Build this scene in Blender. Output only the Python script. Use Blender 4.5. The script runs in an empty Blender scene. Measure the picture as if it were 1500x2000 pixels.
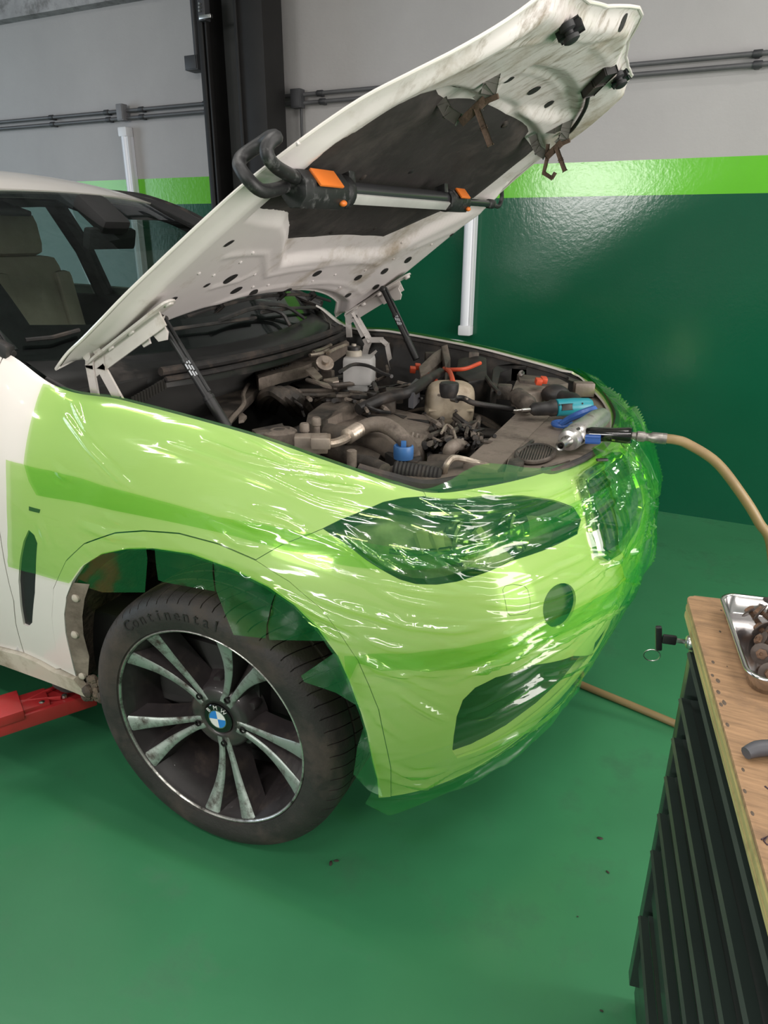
import bpy, bmesh, math, random
import numpy as np
from mathutils import Vector, Matrix, Euler, noise, geometry
random.seed(7)
PI = math.pi
V = Vector
# ------------------------------------------------------------------ camera (found from the wheel, the wall lines and mirrored pairs of points on the car)
F_PX, YAW, PITCH, ROLL = 1380.48, math.radians(25.69), math.radians(21.238), math.radians(0.267)
CAM = np.array([1.015, -2.044, 1.483])
_cy, _sy, _cp, _sp = math.cos(YAW), math.sin(YAW), math.cos(PITCH), math.sin(PITCH)
_F = np.array([-_sy*_cp, _cy*_cp, -_sp]); _R0 = np.array([_cy, _sy, 0.0]); _U0 = np.cross(_R0, _F)
_R = math.cos(ROLL)*_R0 + math.sin(ROLL)*_U0; _U = -math.sin(ROLL)*_R0 + math.cos(ROLL)*_U0
scene = bpy.context.scene
C = scene.collection
cam_data = bpy.data.cameras.new('camera'); cam = bpy.data.objects.new('camera', cam_data); C.objects.link(cam)
cam_data.sensor_fit = 'HORIZONTAL'; cam_data.sensor_width = 36.0; cam_data.lens = 36.0*F_PX/1500.0
cam_data.clip_start = 0.05; cam_data.clip_end = 100
cam.matrix_world = Matrix(((_R[0], _U[0], -_F[0], CAM[0]), (_R[1], _U[1], -_F[1], CAM[1]), (_R[2], _U[2], -_F[2], CAM[2]), (0, 0, 0, 1)))
scene.camera = cam
# ------------------------------------------------------------------ light
world = bpy.data.worlds.new('world'); scene.world = world; world.use_nodes = True
world.node_tree.nodes['Background'].inputs[0].default_value = (0.75, 0.87, 1.0, 1)
world.node_tree.nodes['Background'].inputs[1].default_value = 0.6
vs = scene.view_settings
vs.view_transform = 'Standard'; vs.look = 'None'; vs.gamma = 1.0; vs.use_curve_mapping = False; vs.exposure = 0.28
def area(name, loc, target, sx, sy, power, col):
    l = bpy.data.lights.new(name, 'AREA'); l.shape = 'RECTANGLE'; l.size = sx; l.size_y = sy; l.energy = power; l.color = col
    o = bpy.data.objects.new(name, l); C.objects.link(o); o.location = loc
    o.rotation_euler = (V(target)-V(loc)).to_track_quat('-Z', 'Y').to_euler()
    return o
# Lamps on the workshop ceiling above and behind the camera, daylight through the gates and the window in the three walls out of view.
# Each sits on the ceiling or wall it belongs to.
for bx_, by_, pw_ in ((-2.2, -0.9, 14), (-0.2, -0.7, 20), (1.9, -0.6, 24), (2.6, 1.1, 20), (-2.0, -2.9, 20), (0.4, -2.9, 26), (2.7, -2.8, 26), (0.2, -5.0, 26), (2.6, -5.0, 26)):
    area('ceiling_lamp_offscreen', (bx_, by_, 3.47), (bx_, by_, 0), 1.4, 0.08, pw_, (1.0, 0.95, 0.9))
area('gate_right_offscreen', (4.97, -1.0, 1.3), (0, -1.0, 1.3), 3.4, 2.5, 210, (1.0, 0.93, 0.89))
area('gate_left_offscreen', (-7.97, -2.0, 1.7), (0, -2.0, 1.7), 3.4, 3.0, 130, (0.72, 0.86, 1.0))
area('window_front_offscreen', (-1.85, -7.17, 2.40), (-1.85, 0, 2.40), 2.3, 0.85, 140, (1.0, 0.97, 0.94))

# ------------------------------------------------------------------ pixel helpers: a pixel gives a direction, the surface it lies on gives the distance
def ray(px, py):
    d = _F + ((px-750)/F_PX)*_R - ((py-1000)/F_PX)*_U
    return d
def lift(px, py, axis, val):
    d = ray(px, py); t = (val-CAM[axis])/d[axis]
    return V(CAM+t*d)
def project(P):
    d = np.atleast_2d(np.asarray(P, float))-CAM; z = d@_F
    return np.stack([750+F_PX*(d@_R)/z, 1000-F_PX*(d@_U)/z], 1)
# ------------------------------------------------------------------ materials
MATS = {}
def mat(name, col, rough=0.5, metal=0.0, var=0.0, scale=8.0, dirt=None, dirt_amt=0.0, dirt_scale=5.0, bump=0.0, bump_scale=60.0, coat=0.0, spec=0.5, stretch=(1, 1, 1), emit=None):
    if name in MATS: return MATS[name]
    m = bpy.data.materials.new(name); m.use_nodes = True; nt = m.node_tree; b = nt.nodes['Principled BSDF']
    b.inputs['Roughness'].default_value = rough; b.inputs['Metallic'].default_value = metal
    b.inputs['Coat Weight'].default_value = coat; b.inputs['Coat Roughness'].default_value = 0.06
    b.inputs['Specular IOR Level'].default_value = spec
    c = (*col, 1.0); tc = nt.nodes.new('ShaderNodeTexCoord')
    mp = nt.nodes.new('ShaderNodeMapping'); mp.inputs['Scale'].default_value = stretch; nt.links.new(tc.outputs['Object'], mp.inputs['Vector'])
    def noise_tex(s, det=4, r=0.6):
        n = nt.nodes.new('ShaderNodeTexNoise'); n.inputs['Scale'].default_value = s; n.inputs['Detail'].default_value = det; n.inputs['Roughness'].default_value = r
        nt.links.new(mp.outputs['Vector'], n.inputs['Vector']); return n
    def ramp(n, a, b_, ca, cb):
        r = nt.nodes.new('ShaderNodeValToRGB'); r.color_ramp.elements[0].position = a; r.color_ramp.elements[1].position = b_
        r.color_ramp.elements[0].color = ca; r.color_ramp.elements[1].color = cb; nt.links.new(n.outputs['Fac'], r.inputs['Fac']); return r
    n = noise_tex(scale)
    r = ramp(n, 0.3, 0.7, (*[max(0, x*(1-var)) for x in col], 1), (*[min(1, x*(1+var)) for x in col], 1))
    out = r.outputs['Color']
    if dirt:
        n2 = noise_tex(dirt_scale, 6, 0.7); r2 = ramp(n2, 0.62-dirt_amt*0.35, 0.78-dirt_amt*0.25, (0, 0, 0, 1), (1, 1, 1, 1))
        mx = nt.nodes.new('ShaderNodeMix'); mx.data_type = 'RGBA'; nt.links.new(r2.outputs['Color'], mx.inputs['Factor'])
        nt.links.new(out, mx.inputs['A']); mx.inputs['B'].default_value = (*dirt, 1); out = mx.outputs['Result']
        rr = nt.nodes.new('ShaderNodeMapRange'); rr.inputs['To Min'].default_value = rough; rr.inputs['To Max'].default_value = min(1, rough+0.3)
        nt.links.new(r2.outputs['Color'], rr.inputs['Value']); nt.links.new(rr.outputs['Result'], b.inputs['Roughness'])
    nt.links.new(out, b.inputs['Base Color'])
    if bump:
        nb = noise_tex(bump_scale, 3, 0.6); bp = nt.nodes.new('ShaderNodeBump'); bp.inputs['Strength'].default_value = bump; bp.inputs['Distance'].default_value = 0.01
        nt.links.new(nb.outputs['Fac'], bp.inputs['Height']); nt.links.new(bp.outputs['Normal'], b.inputs['Normal'])
    if emit:
        b.inputs['Emission Color'].default_value = (*emit[0], 1); b.inputs['Emission Strength'].default_value = emit[1]
    MATS[name] = m
    return m
WHITE = mat('white paint', (0.72, 0.68, 0.64), 0.28, var=0.03, scale=3, coat=0.6)
SILLW = mat('dirty white paint', (0.60, 0.55, 0.46), 0.4, var=0.06, scale=4, dirt=(0.27, 0.22, 0.15), dirt_amt=0.4, dirt_scale=5, coat=0.2)
def add_stains(m, x0, x1, col):
    nt = m.node_tree; b = nt.nodes['Principled BSDF']; src = b.inputs['Base Color'].links[0].from_socket
    tc = nt.nodes.new('ShaderNodeTexCoord'); mp = nt.nodes.new('ShaderNodeMapping'); mp.inputs['Scale'].default_value = (5, 16, 5); mp.inputs['Rotation'].default_value = (0, .6, .35); nt.links.new(tc.outputs['Object'], mp.inputs['Vector'])
    n = nt.nodes.new('ShaderNodeTexNoise'); n.inputs['Scale'].default_value = 2.2; n.inputs['Detail'].default_value = 7; n.inputs['Roughness'].default_value = .72; nt.links.new(mp.outputs['Vector'], n.inputs['Vector'])
    sp = nt.nodes.new('ShaderNodeSeparateXYZ'); nt.links.new(tc.outputs['Object'], sp.inputs['Vector'])
    mr = nt.nodes.new('ShaderNodeMapRange'); mr.inputs['From Min'].default_value = x0; mr.inputs['From Max'].default_value = x1; nt.links.new(sp.outputs['X'], mr.inputs['Value'])
    r = nt.nodes.new('ShaderNodeValToRGB'); r.color_ramp.elements[0].position = .50; r.color_ramp.elements[1].position = .68; nt.links.new(n.outputs['Fac'], r.inputs['Fac'])
    ml = nt.nodes.new('ShaderNodeMath'); ml.operation = 'MULTIPLY'; nt.links.new(r.outputs['Color'], ml.inputs[0]); nt.links.new(mr.outputs['Result'], ml.inputs[1])
    mx = nt.nodes.new('ShaderNodeMix'); mx.data_type = 'RGBA'; nt.links.new(ml.outputs[0], mx.inputs['Factor']); nt.links.new(src, mx.inputs['A']); mx.inputs['B'].default_value = (*col, 1); nt.links.new(mx.outputs['Result'], b.inputs['Base Color'])
INNERW = mat('inner panel white', (0.72, 0.67, 0.66), 0.38, var=0.05, scale=4, dirt=(0.36, 0.30, 0.23), dirt_amt=0.26, dirt_scale=3.5, coat=0.2)
add_stains(INNERW, .26, .46, (.27, .215, .165))
BLACKP = mat('black plastic', (0.018, 0.017, 0.017), 0.5, var=0.3, scale=20, dirt=(0.07, 0.055, 0.045), dirt_amt=0.35, dirt_scale=9)
DUSTP = mat('dusty black plastic', (0.040, 0.035, 0.031), 0.5, var=0.4, scale=10, dirt=(0.16, 0.13, 0.105), dirt_amt=0.6, dirt_scale=5, bump=0.15)
DUSTB = mat('dusty brown grey plastic', (0.23, 0.19, 0.158), 0.55, var=0.3, scale=7, dirt=(0.085, 0.068, 0.056), dirt_amt=0.5, dirt_scale=7, bump=0.15)
RUBBER = mat('rubber', (0.022, 0.020, 0.020), 0.65, var=0.3, scale=25, dirt=(0.10, 0.075, 0.06), dirt_amt=0.35, dirt_scale=6, bump=0.1, bump_scale=120)
TYRE = mat('tyre rubber', (0.022, 0.019, 0.018), 0.6, var=0.3, scale=14, dirt=(0.065, 0.05, 0.041), dirt_amt=0.4, dirt_scale=5, bump=0.12, bump_scale=160)
CHASSIS = mat('black chassis', (0.022, 0.021, 0.020), 0.8, var=0.2)
MUD = mat('mud caked liner', (0.05, 0.04, 0.032), 0.9, var=0.5, scale=18, dirt=(0.16, 0.12, 0.085), dirt_amt=0.55, dirt_scale=12, bump=1.0, bump_scale=60)
STEEL = mat('bare steel', (0.55, 0.54, 0.52), 0.28, 1.0, var=0.12, scale=20)
ALU = mat('dirty aluminium', (0.55, 0.47, 0.40), 0.42, 0.7, var=0.25, scale=18, dirt=(0.22, 0.16, 0.11), dirt_amt=0.35, dirt_scale=12)
HINGEW = mat('white hinge steel', (0.62, 0.58, 0.55), 0.35, var=0.06, scale=10, dirt=(0.30, 0.24, 0.18), dirt_amt=0.2, coat=0.2)
GLOSSB = mat('gloss black', (0.006, 0.006, 0.006), 0.12, coat=0.5)
# ------------------------------------------------------------------ mesh helpers
def link(name, me, m, parent=None):
    o = bpy.data.objects.new(name, me); C.objects.link(o)
    if m: me.materials.append(m)
    if parent is not None:
        o.parent = parent
        if parent.type == 'EMPTY' and parent.get('_w'): o.matrix_parent_inverse = Matrix.Translation(parent.location).inverted()
    return o
def mk(name, verts, faces, m, parent=None, smooth=True):
    me = bpy.data.meshes.new(name); me.from_pydata([tuple(v) for v in verts], [], faces); me.update()
    if smooth: me.polygons.foreach_set('use_smooth', [True]*len(me.polygons))
    return link(name, me, m, parent)
def tag(o, label, cat, group=None, kind=None):
    if label: o['label'] = label
    if cat: o['category'] = cat
    if group: o['group'] = group
    if kind: o['kind'] = kind
    return o
def thing(name, label, cat, loc=(0, 0, 0), group=None, world_parts=True, rot=None):
    o = bpy.data.objects.new(name, None); C.objects.link(o); o.location = loc; o.empty_display_size = 0.05
    if rot: o.rotation_euler = rot
    if world_parts: o['_w'] = 1
    return tag(o, label, cat, group)
def solid(o, t, offset=-1.0):
    md = o.modifiers.new('thickness', 'SOLIDIFY'); md.thickness = t; md.offset = offset; md.use_even_offset = False
    return o
def frame(z, x=None):
    z = V(z).normalized(); x = V(x) if x is not None else (V((0, 0, 1)) if abs(z.z) < 0.9 else V((1, 0, 0)))
    y = z.cross(x).normalized(); x = y.cross(z)
    return Matrix((x, y, z)).transposed()
def spline(pts, n=8, closed=False):
    pts = [V(p) for p in pts]; out = []; N = len(pts)
    rng = N if closed else N-1
    for i in range(rng):
        p1 = pts[i]; p2 = pts[(i+1) % N]
        p0 = pts[i-1] if (i > 0 or closed) else p1*2-p2
        p3 = pts[(i+2) % N] if (i+2 < N or closed) else p2*2-p1
        for k in range(n):
            t = k/n
            out.append(0.5*((2*p1)+(p2-p0)*t+(2*p0-5*p1+4*p2-p3)*t*t+(3*p1-p0-3*p2+p3)*t*t*t))
    if not closed: out.append(pts[-1])
    return out
class B:
    def __init__(s): s.bm = bmesh.new()
    def box(s, c, size, rot=None, bevel=0.0, taper=None):
        r = bmesh.ops.create_cube(s.bm, size=1.0); vs_ = r['verts']
        R = rot if rot is not None else Matrix.Identity(3)
        if isinstance(R, (tuple, list)): R = Euler(R).to_matrix()
        for v in vs_:
            p = V((v.co.x*size[0], v.co.y*size[1], v.co.z*size[2]))
            if taper and v.co.z > 0: p.x *= taper[0]; p.y *= taper[1]
            v.co = R @ p + V(c)
        if bevel:
            ed = set(e for v in vs_ for e in v.link_edges)
            bmesh.ops.bevel(s.bm, geom=list(ed), offset=bevel, segments=2, affect='EDGES', profile=0.6)
        return s
    def ring(s, c, M, r, n, ry=None):
        ry = r if ry is None else ry
        return [s.bm.verts.new(V(c)+M @ V((math.cos(2*PI*k/n)*r, math.sin(2*PI*k/n)*ry, 0))) for k in range(n)]
    def bridge(s, a, b):
        n = len(a)
        for k in range(n): s.bm.faces.new((a[k], a[(k+1) % n], b[(k+1) % n], b[k]))
    def cyl(s, p0, p1, r0, r1=None, n=16, cap=True):
        r1 = r0 if r1 is None else r1; p0, p1 = V(p0), V(p1); M = frame(p1-p0)
        a = s.ring(p0, M, r0, n); b = s.ring(p1, M, r1, n); s.bridge(a, b)
        if cap: s.bm.faces.new(a[::-1]); s.bm.faces.new(b)
        return s
    def lathe(s, p, axis, prof, n=24, cap=True, x=None):
        M = frame(axis, x); p = V(p); ax = V(axis).normalized(); prev = None; first = None
        for (r, h) in prof:
            rg = s.ring(p+ax*h, M, max(r, 1e-4), n)
            if prev: s.bridge(prev, rg)
            else: first = rg
            prev = rg
        if cap: s.bm.faces.new(first[::-1]); s.bm.faces.new(prev)
        return s
    def tube(s, pts, r, n=10, cap=True, rf=None, smooth=0):
        pts = spline(pts, smooth) if smooth else [V(p) for p in pts]
        N = len(pts); prev = None; x = None; first = None
        for i, p in enumerate(pts):
            t = (pts[min(i+1, N-1)]-pts[max(i-1, 0)]).normalized()
            if x is None: x = V((0, 0, 1)) if abs(t.z) < 0.9 else V((1, 0, 0))
            y = t.cross(x).normalized(); x = y.cross(t).normalized(); M = Matrix((x, y, t)).transposed()
            rr = r*(rf(i/(N-1)) if rf else 1.0)
            rg = s.ring(p, M, rr, n)
            if prev: s.bridge(prev, rg)
            else: first = rg
            prev = rg
        if cap: s.bm.faces.new(first[::-1]); s.bm.faces.new(prev)
        return s
    def prism(s, poly, M, h, bevel=0.0):
        """poly in 2D, M a 4x4 placing it; extruded along local z by h"""
        a = [s.bm.verts.new(M @ V((x, y, 0))) for x, y in poly]; b = [s.bm.verts.new(M @ V((x, y, h))) for x, y in poly]
        fs = [s.bm.faces.new(a[::-1]), s.bm.faces.new(b)]; n = len(a)
        for k in range(n): fs.append(s.bm.faces.new((a[k], a[(k+1) % n], b[(k+1) % n], b[k])))
        if bevel:
            ed = [e for e in fs[1].edges]+[e for e in fs[0].edges]
            bmesh.ops.bevel(s.bm, geom=ed, offset=bevel, segments=2, affect='EDGES', profile=0.6)
        return s
    def ball(s, c, r, sc=(1, 1, 1), rot=None, n=14):
        res = bmesh.ops.create_uvsphere(s.bm, u_segments=n, v_segments=max(6, n//2+1), radius=1.0)
        R = rot if rot is not None else Matrix.Identity(3)
        for v in res['verts']: v.co = R @ V((v.co.x*r*sc[0], v.co.y*r*sc[1], v.co.z*r*sc[2])) + V(c)
        return s
    def quad(s, *p): s.bm.faces.new([s.bm.verts.new(V(q)) for q in p]); return s
    def out(s, name, m, parent=None, smooth=True, sharp=40):
        bmesh.ops.recalc_face_normals(s.bm, faces=s.bm.faces[:])
        me = bpy.data.meshes.new(name)
        if smooth:
            ca = math.cos(math.radians(sharp))
            for f in s.bm.faces: f.smooth = True
            for e in s.bm.edges:
                if len(e.link_faces) == 2 and e.link_faces[0].normal.dot(e.link_faces[1].normal) < ca: e.smooth = False
        s.bm.to_mesh(me); s.bm.free()
        return link(name, me, m, parent)
def M4(loc, z=(0, 0, 1), x=None): return Matrix.Translation(V(loc)) @ frame(z, x).to_4x4()
def in_poly(px, py, poly):
    """vectorised point in polygon"""
    px = np.asarray(px); py = np.asarray(py); inside = np.zeros(px.shape, bool); n = len(poly); j = n-1
    for i in range(n):
        xi, yi = poly[i]; xj, yj = poly[j]
        cond = ((yi > py) != (yj > py)) & (px < (xj-xi)*(py-yi)/((yj-yi) if yj != yi else 1e-12)+xi)
        inside ^= cond; j = i
    return inside
def seg_dist(px, py, poly, closed=True):
    px = np.asarray(px, float); py = np.asarray(py, float); d = np.full(px.shape, 1e9); n = len(poly)
    for i in range(n if closed else n-1):
        ax, ay = poly[i]; bx, by = poly[(i+1) % n]; dx, dy = bx-ax, by-ay; L = dx*dx+dy*dy+1e-12
        t = np.clip(((px-ax)*dx+(py-ay)*dy)/L, 0, 1); d = np.minimum(d, np.hypot(px-ax-t*dx, py-ay-t*dy))
    return d
def smooth01(x): x = np.clip(x, 0, 1); return x*x*(3-2*x)
def resample(poly, step, closed=True):
    out = []; n = len(poly)
    for i in range(n if closed else n-1):
        a = poly[i]; b = poly[(i+1) % n]; L = math.hypot(b[0]-a[0], b[1]-a[1]); k = max(1, int(L/step))
        for j in range(k): out.append((a[0]+(b[0]-a[0])*j/k, a[1]+(b[1]-a[1])*j/k))
    if not closed: out.append(tuple(poly[-1]))
    return out
class Surf:
    """a smooth surface f(u, v) -> (N,3) points, with pixel -> (u, v) lookup"""
    def __init__(s, f, u0, u1, v0, v1, flip=1): s.f = f; s.r = (u0, u1, v0, v1); s.flip = flip; s.tab = None
    def pts(s, uv): uv = np.asarray(uv, float).reshape(-1, 2); return s.f(uv[:, 0], uv[:, 1])
    def normals(s, uv):
        uv = np.asarray(uv, float).reshape(-1, 2); e = 2e-3
        du = s.f(uv[:, 0]+e, uv[:, 1])-s.f(uv[:, 0]-e, uv[:, 1]); dv = s.f(uv[:, 0], uv[:, 1]+e)-s.f(uv[:, 0], uv[:, 1]-e)
        n = np.cross(du, dv); n /= np.linalg.norm(n, axis=1)[:, None]+1e-12
        return n*s.flip
    def build(s):
        u0, u1, v0, v1 = s.r; U, W = np.meshgrid(np.linspace(u0, u1, 260), np.linspace(v0, v1, 90)); s.tab_uv = np.stack([U.ravel(), W.ravel()], 1)
        P = s.pts(s.tab_uv); n = s.normals(s.tab_uv); ok = ((CAM-P)*n).sum(1) > 0
        s.tab_uv = s.tab_uv[ok]; s.tab = project(P[ok]); s.tab_d = np.linalg.norm(P[ok]-CAM, axis=1)
    def px(s, pts, clampv=True):
        if s.tab is None: s.build()
        out = []
        for (x, y) in pts:
            d = np.hypot(s.tab[:, 0]-x, s.tab[:, 1]-y); i = np.argmin(d+ s.tab_d*1.0); uv = s.tab_uv[i].copy()
            for _ in range(12):
                e = 1e-3; q = np.array([uv, uv+[e, 0], uv+[0, e]]); pr = project(s.pts(q)); J = np.stack([(pr[1]-pr[0])/e, (pr[2]-pr[0])/e], 1)
                try: st = np.linalg.solve(J, np.array([x, y])-pr[0])
                except Exception: break
                st = np.clip(st, -0.05, 0.05); uv = uv+st
                uv[0] = min(max(uv[0], s.r[0]), s.r[1]); uv[1] = min(max(uv[1], s.r[2]), s.r[3])
            out.append((float(uv[0]), float(uv[1])))
        return out
def patch(name, surf, poly, m, parent=None, holes=(), du=0.03, dv=0.03, edge=0.012, off=0.0, disp=None, thick=0.0, flip=False):
    """a panel of the surface bounded by poly (u, v), with holes; constrained Delaunay so the edges are exact"""
    poly = resample(poly, edge); holes = [resample(h, edge) for h in holes]
    verts = []; edges = []
    for lp in [poly]+list(holes):
        b = len(verts); verts += lp; edges += [(b+i, b+(i+1) % len(lp)) for i in range(len(lp))]
    us = [p[0] for p in poly]; vs_ = [p[1] for p in poly]
    U, W = np.meshgrid(np.arange(min(us), max(us), du), np.arange(min(vs_), max(vs_), dv)); U = U.ravel(); W = W.ravel()
    ok = in_poly(U, W, poly)
    for h in holes: ok &= ~in_poly(U, W, h)
    U = U[ok]; W = W[ok]
    sc = min(du, dv)*0.35; D = seg_dist(U, W, poly)
    for h in holes: D = np.minimum(D, seg_dist(U, W, h))
    k = D > sc; verts += list(zip(U[k].tolist(), W[k].tolist()))
    vo, eo, fo, *_ = geometry.delaunay_2d_cdt([V(p) for p in verts], edges, [], 0, 1e-6)
    uv = np.array([(v.x, v.y) for v in vo]); F = np.array([list(f) for f in fo if len(f) == 3])
    cen = uv[F].mean(1); ok = in_poly(cen[:, 0], cen[:, 1], poly)
    for h in holes: ok &= ~in_poly(cen[:, 0], cen[:, 1], h)
    F = F[ok]
    P = surf.pts(uv); N = surf.normals(uv); o_ = off if disp is None else off+disp(uv, P)
    P = P+N*(np.asarray(o_).reshape(-1, 1) if np.ndim(o_) else o_)
    # orient faces along the surface normal
    fn = np.cross(P[F[:, 1]]-P[F[:, 0]], P[F[:, 2]]-P[F[:, 0]]); s_ = (fn*N[F[:, 0]]).sum(1) < 0
    F[s_] = F[s_][:, ::-1]
    used = np.unique(F); remap = np.full(len(P), -1); remap[used] = np.arange(len(used))
    vv = P[used]; nn = N[used]; ff = remap[F].tolist()
    if thick:            # turned-in edge with its own vertices, so the shading stays crisp
        ed = {}
        for f in ff:
            for i in range(3):
                a_, b_ = f[i], f[(i+1) % 3]; ed[(min(a_, b_), max(a_, b_))] = (0 if (min(a_, b_), max(a_, b_)) in ed else (a_, b_))
        rim = [e for e in ed.values() if e]; base = len(vv); ex = []; en = []
        for a_, b_ in rim:
            k = base+len(ex); ex += [vv[a_], vv[b_], vv[b_]-nn[b_]*thick, vv[a_]-nn[a_]*thick]
            q = np.cross(vv[b_]-vv[a_], nn[a_]); q = q/(np.linalg.norm(q)+1e-12); en += [q]*4; ff.append([k+1, k, k+3, k+2])
        vv = np.vstack([vv, np.array(ex)]); nn = np.vstack([nn, np.array(en)])
    o = mk(name, vv.tolist(), ff, m, parent)
    if disp is None: o.data.normals_split_custom_set_from_vertices(nn.tolist())
    return o
# ------------------------------------------------------------------ the room
WALL_Y = 2.12
def paint_mat(name, col, rough, bump=0.12, var=0.05):
    return mat(name, col, rough, var=var, scale=2.0, bump=bump, bump_scale=45)
GREY = paint_mat('grey wall paint', (0.345, 0.335, 0.335), 0.55)
LIME = paint_mat('bright green gloss wall paint', (0.115, 0.45, 0.025), 0.17, 0.07)
DGREEN = paint_mat('dark green gloss wall paint', (0.004, 0.075, 0.036), 0.17, 0.07)
FLOORM = mat('green epoxy floor', (0.036, 0.185, 0.080), 0.32, var=0.10, scale=1.6, dirt=(0.035, 0.15, 0.070), dirt_amt=0.2, dirt_scale=3.0, bump=0.04, bump_scale=25)
CONC = mat('raw concrete', (0.30, 0.30, 0.31), 0.9, var=0.25, scale=6, dirt=(0.13, 0.13, 0.13), dirt_amt=0.3, dirt_scale=9, bump=0.6, bump_scale=30)
def slab(name, c, size, m, kind='structure'):
    o = B().box(c, size).out(name, m, smooth=False); o['kind'] = kind; return o
slab('floor', (-1.0, -2.4, -0.05), (14.0, 9.6, 0.1), FLOORM)
wall = slab('wall_back', (-1.0, WALL_Y+0.1, 0.845), (14.0, 0.2, 1.69), DGREEN)
for nm, z0, z1, m in (('green_stripe', 1.69, 1.855, LIME), ('grey_field', 1.855, 3.5, GREY)):
    B().box((-1.0, WALL_Y+0.1, (z0+z1)/2), (14.0, 0.2, z1-z0)).out(nm, m, wall, smooth=False)
slab('wall_left', (-8.1, -2.4, 1.75), (0.2, 9.6, 3.5), GREY)
slab('wall_right', (5.1, -2.4, 1.75), (0.2, 9.6, 3.5), GREY)
slab('wall_front', (-1.0, -7.3, 1.75), (14.0, 0.2, 3.5), GREY)
slab('ceiling', (-1.0, -2.4, 3.55), (14.4, 9.8, 0.1), CONC)
slab('trim_1', (-5.0, WALL_Y-0.04, 3.19), (5.6, 0.10, 0.62), CONC)
# ------------------------------------------------------------------ car body surface
def cr(keys, x):
    """monotone-ish cubic through (pos, value...) rows"""
    keys = np.asarray(keys, float); k = keys[:, 0]; out = []
    for j in range(1, keys.shape[1]):
        y = keys[:, j]; m = np.gradient(y, k); i = np.clip(np.searchsorted(k, x)-1, 0, len(k)-2); h = k[i+1]-k[i]; t = np.clip((x-k[i])/h, 0, 1)
        out.append((2*t**3-3*t**2+1)*y[i]+(t**3-2*t**2+t)*h*m[i]+(-2*t**3+3*t**2)*y[i+1]+(t**3-t**2)*h*m[i+1])
    return np.stack(out, 1)
# stations from the tail along the right side to the nose: middle (x,y), top edge (x,y,z), bottom edge (x,y,z)
ST = [((-3.95, .70), (-3.80, .55, 1.22), (-3.80, .62, .42)), ((-3.80, .90), (-3.65, .74, 1.25), (-3.70, .82, .38)), ((-3.4, .965), (-3.4, .81, 1.27), (-3.4, .92, .33)),
      ((-2.4, .965), (-2.4, .82, 1.25), (-2.4, .93, .315)), ((-1.4, .962), (-1.4, .815, 1.225), (-1.4, .93, .315)), ((-.9, .963), (-.9, .80, 1.208), (-.9, .93, .315)), ((-.66, .964), (-.66, .79, 1.192), (-.66, .93, .315)), ((-.56, .965), (-.56, .78, 1.134), (-.56, .93, .315)),
      ((-.3, .968), (-.3, .782, 1.110), (-.3, .93, .305)), ((-.1, .97), (-.1, .784, 1.090), (-.1, .93, .29)), ((.1, .970), (.1, .785, 1.066), (.1, .93, .27)),
      ((.3, .964), (.25, .787, 1.040), (.3, .92, .258)), ((.45, .935), (.36, .787, 1.020), (.43, .872, .252)), ((.58, .868), (.44, .781, 1.004), (.53, .80, .258)), ((.68, .775), (.505, .752, .988), (.61, .71, .272)),
      ((.765, .63), (.572, .63, .972), (.69, .57, .293)), ((.825, .45), (.652, .45, .960), (.75, .40, .318)), ((.862, .25), (.708, .25, .952), (.785, .2, .335)), ((.878, 0), (.735, 0, .948), (.798, 0, .34))]
_mx = np.array([s[0] for s in ST]); _L = np.concatenate([[0], np.cumsum(np.hypot(*np.diff(_mx, axis=0).T))])
UH = float(_L[-1])
def _mir(rows, neg):
    r = np.array(rows, float); m = r[:-1][::-1].copy(); m[:, 0] = 2*UH-m[:, 0]; m[:, neg] *= -1; return np.vstack([r, m])
KM = _mir([[l, s[0][0], -s[0][1]] for l, s in zip(_L, ST)], 2)
KT = _mir([[l, s[1][0], -s[1][1], s[1][2]] for l, s in zip(_L, ST)], 2)
KB = _mir([[l, s[2][0], -s[2][1], s[2][2]] for l, s in zip(_L, ST)], 2)
ZM = 0.62; VT = 0.95; VM = 0.38
def body_f(u, v):
    u = np.asarray(u, float); v = np.asarray(v, float)
    M = cr(KM, u); T = cr(KT, u); Bt = cr(KB, u)
    up = v >= VM; k = np.clip((v-VM)/(VT-VM), 0, 1.05); a = k*PI/2
    h = 1-np.clip(np.cos(np.minimum(a, PI/2)), 0, 1)**0.95; s = np.sin(np.minimum(a, PI/2))
    # fenders are fuller than the nose: blend towards a flatter wall with a tighter shoulder
    Pu = np.stack([M[:, 0]+(T[:, 0]-M[:, 0])*h, M[:, 1]+(T[:, 1]-M[:, 1])*h, ZM+(T[:, 2]-ZM)*(0.35*k+0.65*s)], 1)
    k2 = np.clip((VM-v)/VM, 0, 1); h2 = k2**2.0
    Pl = np.stack([M[:, 0]+(Bt[:, 0]-M[:, 0])*h2, M[:, 1]+(Bt[:, 1]-M[:, 1])*h2, ZM+(Bt[:, 2]-ZM)*k2], 1)
    P = np.where(up[:, None], Pu, Pl)
    # beyond the edges (film only): inwards over the top edge, straight down below the bottom edge
    o = np.maximum(0, v-VT); c0 = np.stack([np.minimum(T[:, 0], .05)-T[:, 0], -T[:, 1]], 1); c0 /= np.linalg.norm(c0, axis=1)[:, None]+1e-9
    P[:, :2] += c0*o[:, None]; P[:, 2] += o*(-.25+.90*np.clip((T[:, 0]-.44)/.08, 0, 1))      # over the nose the film stands up off the seal
    P[:, 2] += np.minimum(0, v)
    return P
body = Surf(body_f, 1.6, 2*UH-1.6, 0.0, VT)
_n = body.normals([(2.9, .5)])[0]
if _n[1] > 0: body.flip = -1
car = thing('car', 'white car with raised hood, its nose and fender wrapped in green film', 'car', (0, 0, 0))
def mir(poly): return [(2*UH-u, v) for u, v in poly][::-1]
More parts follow.
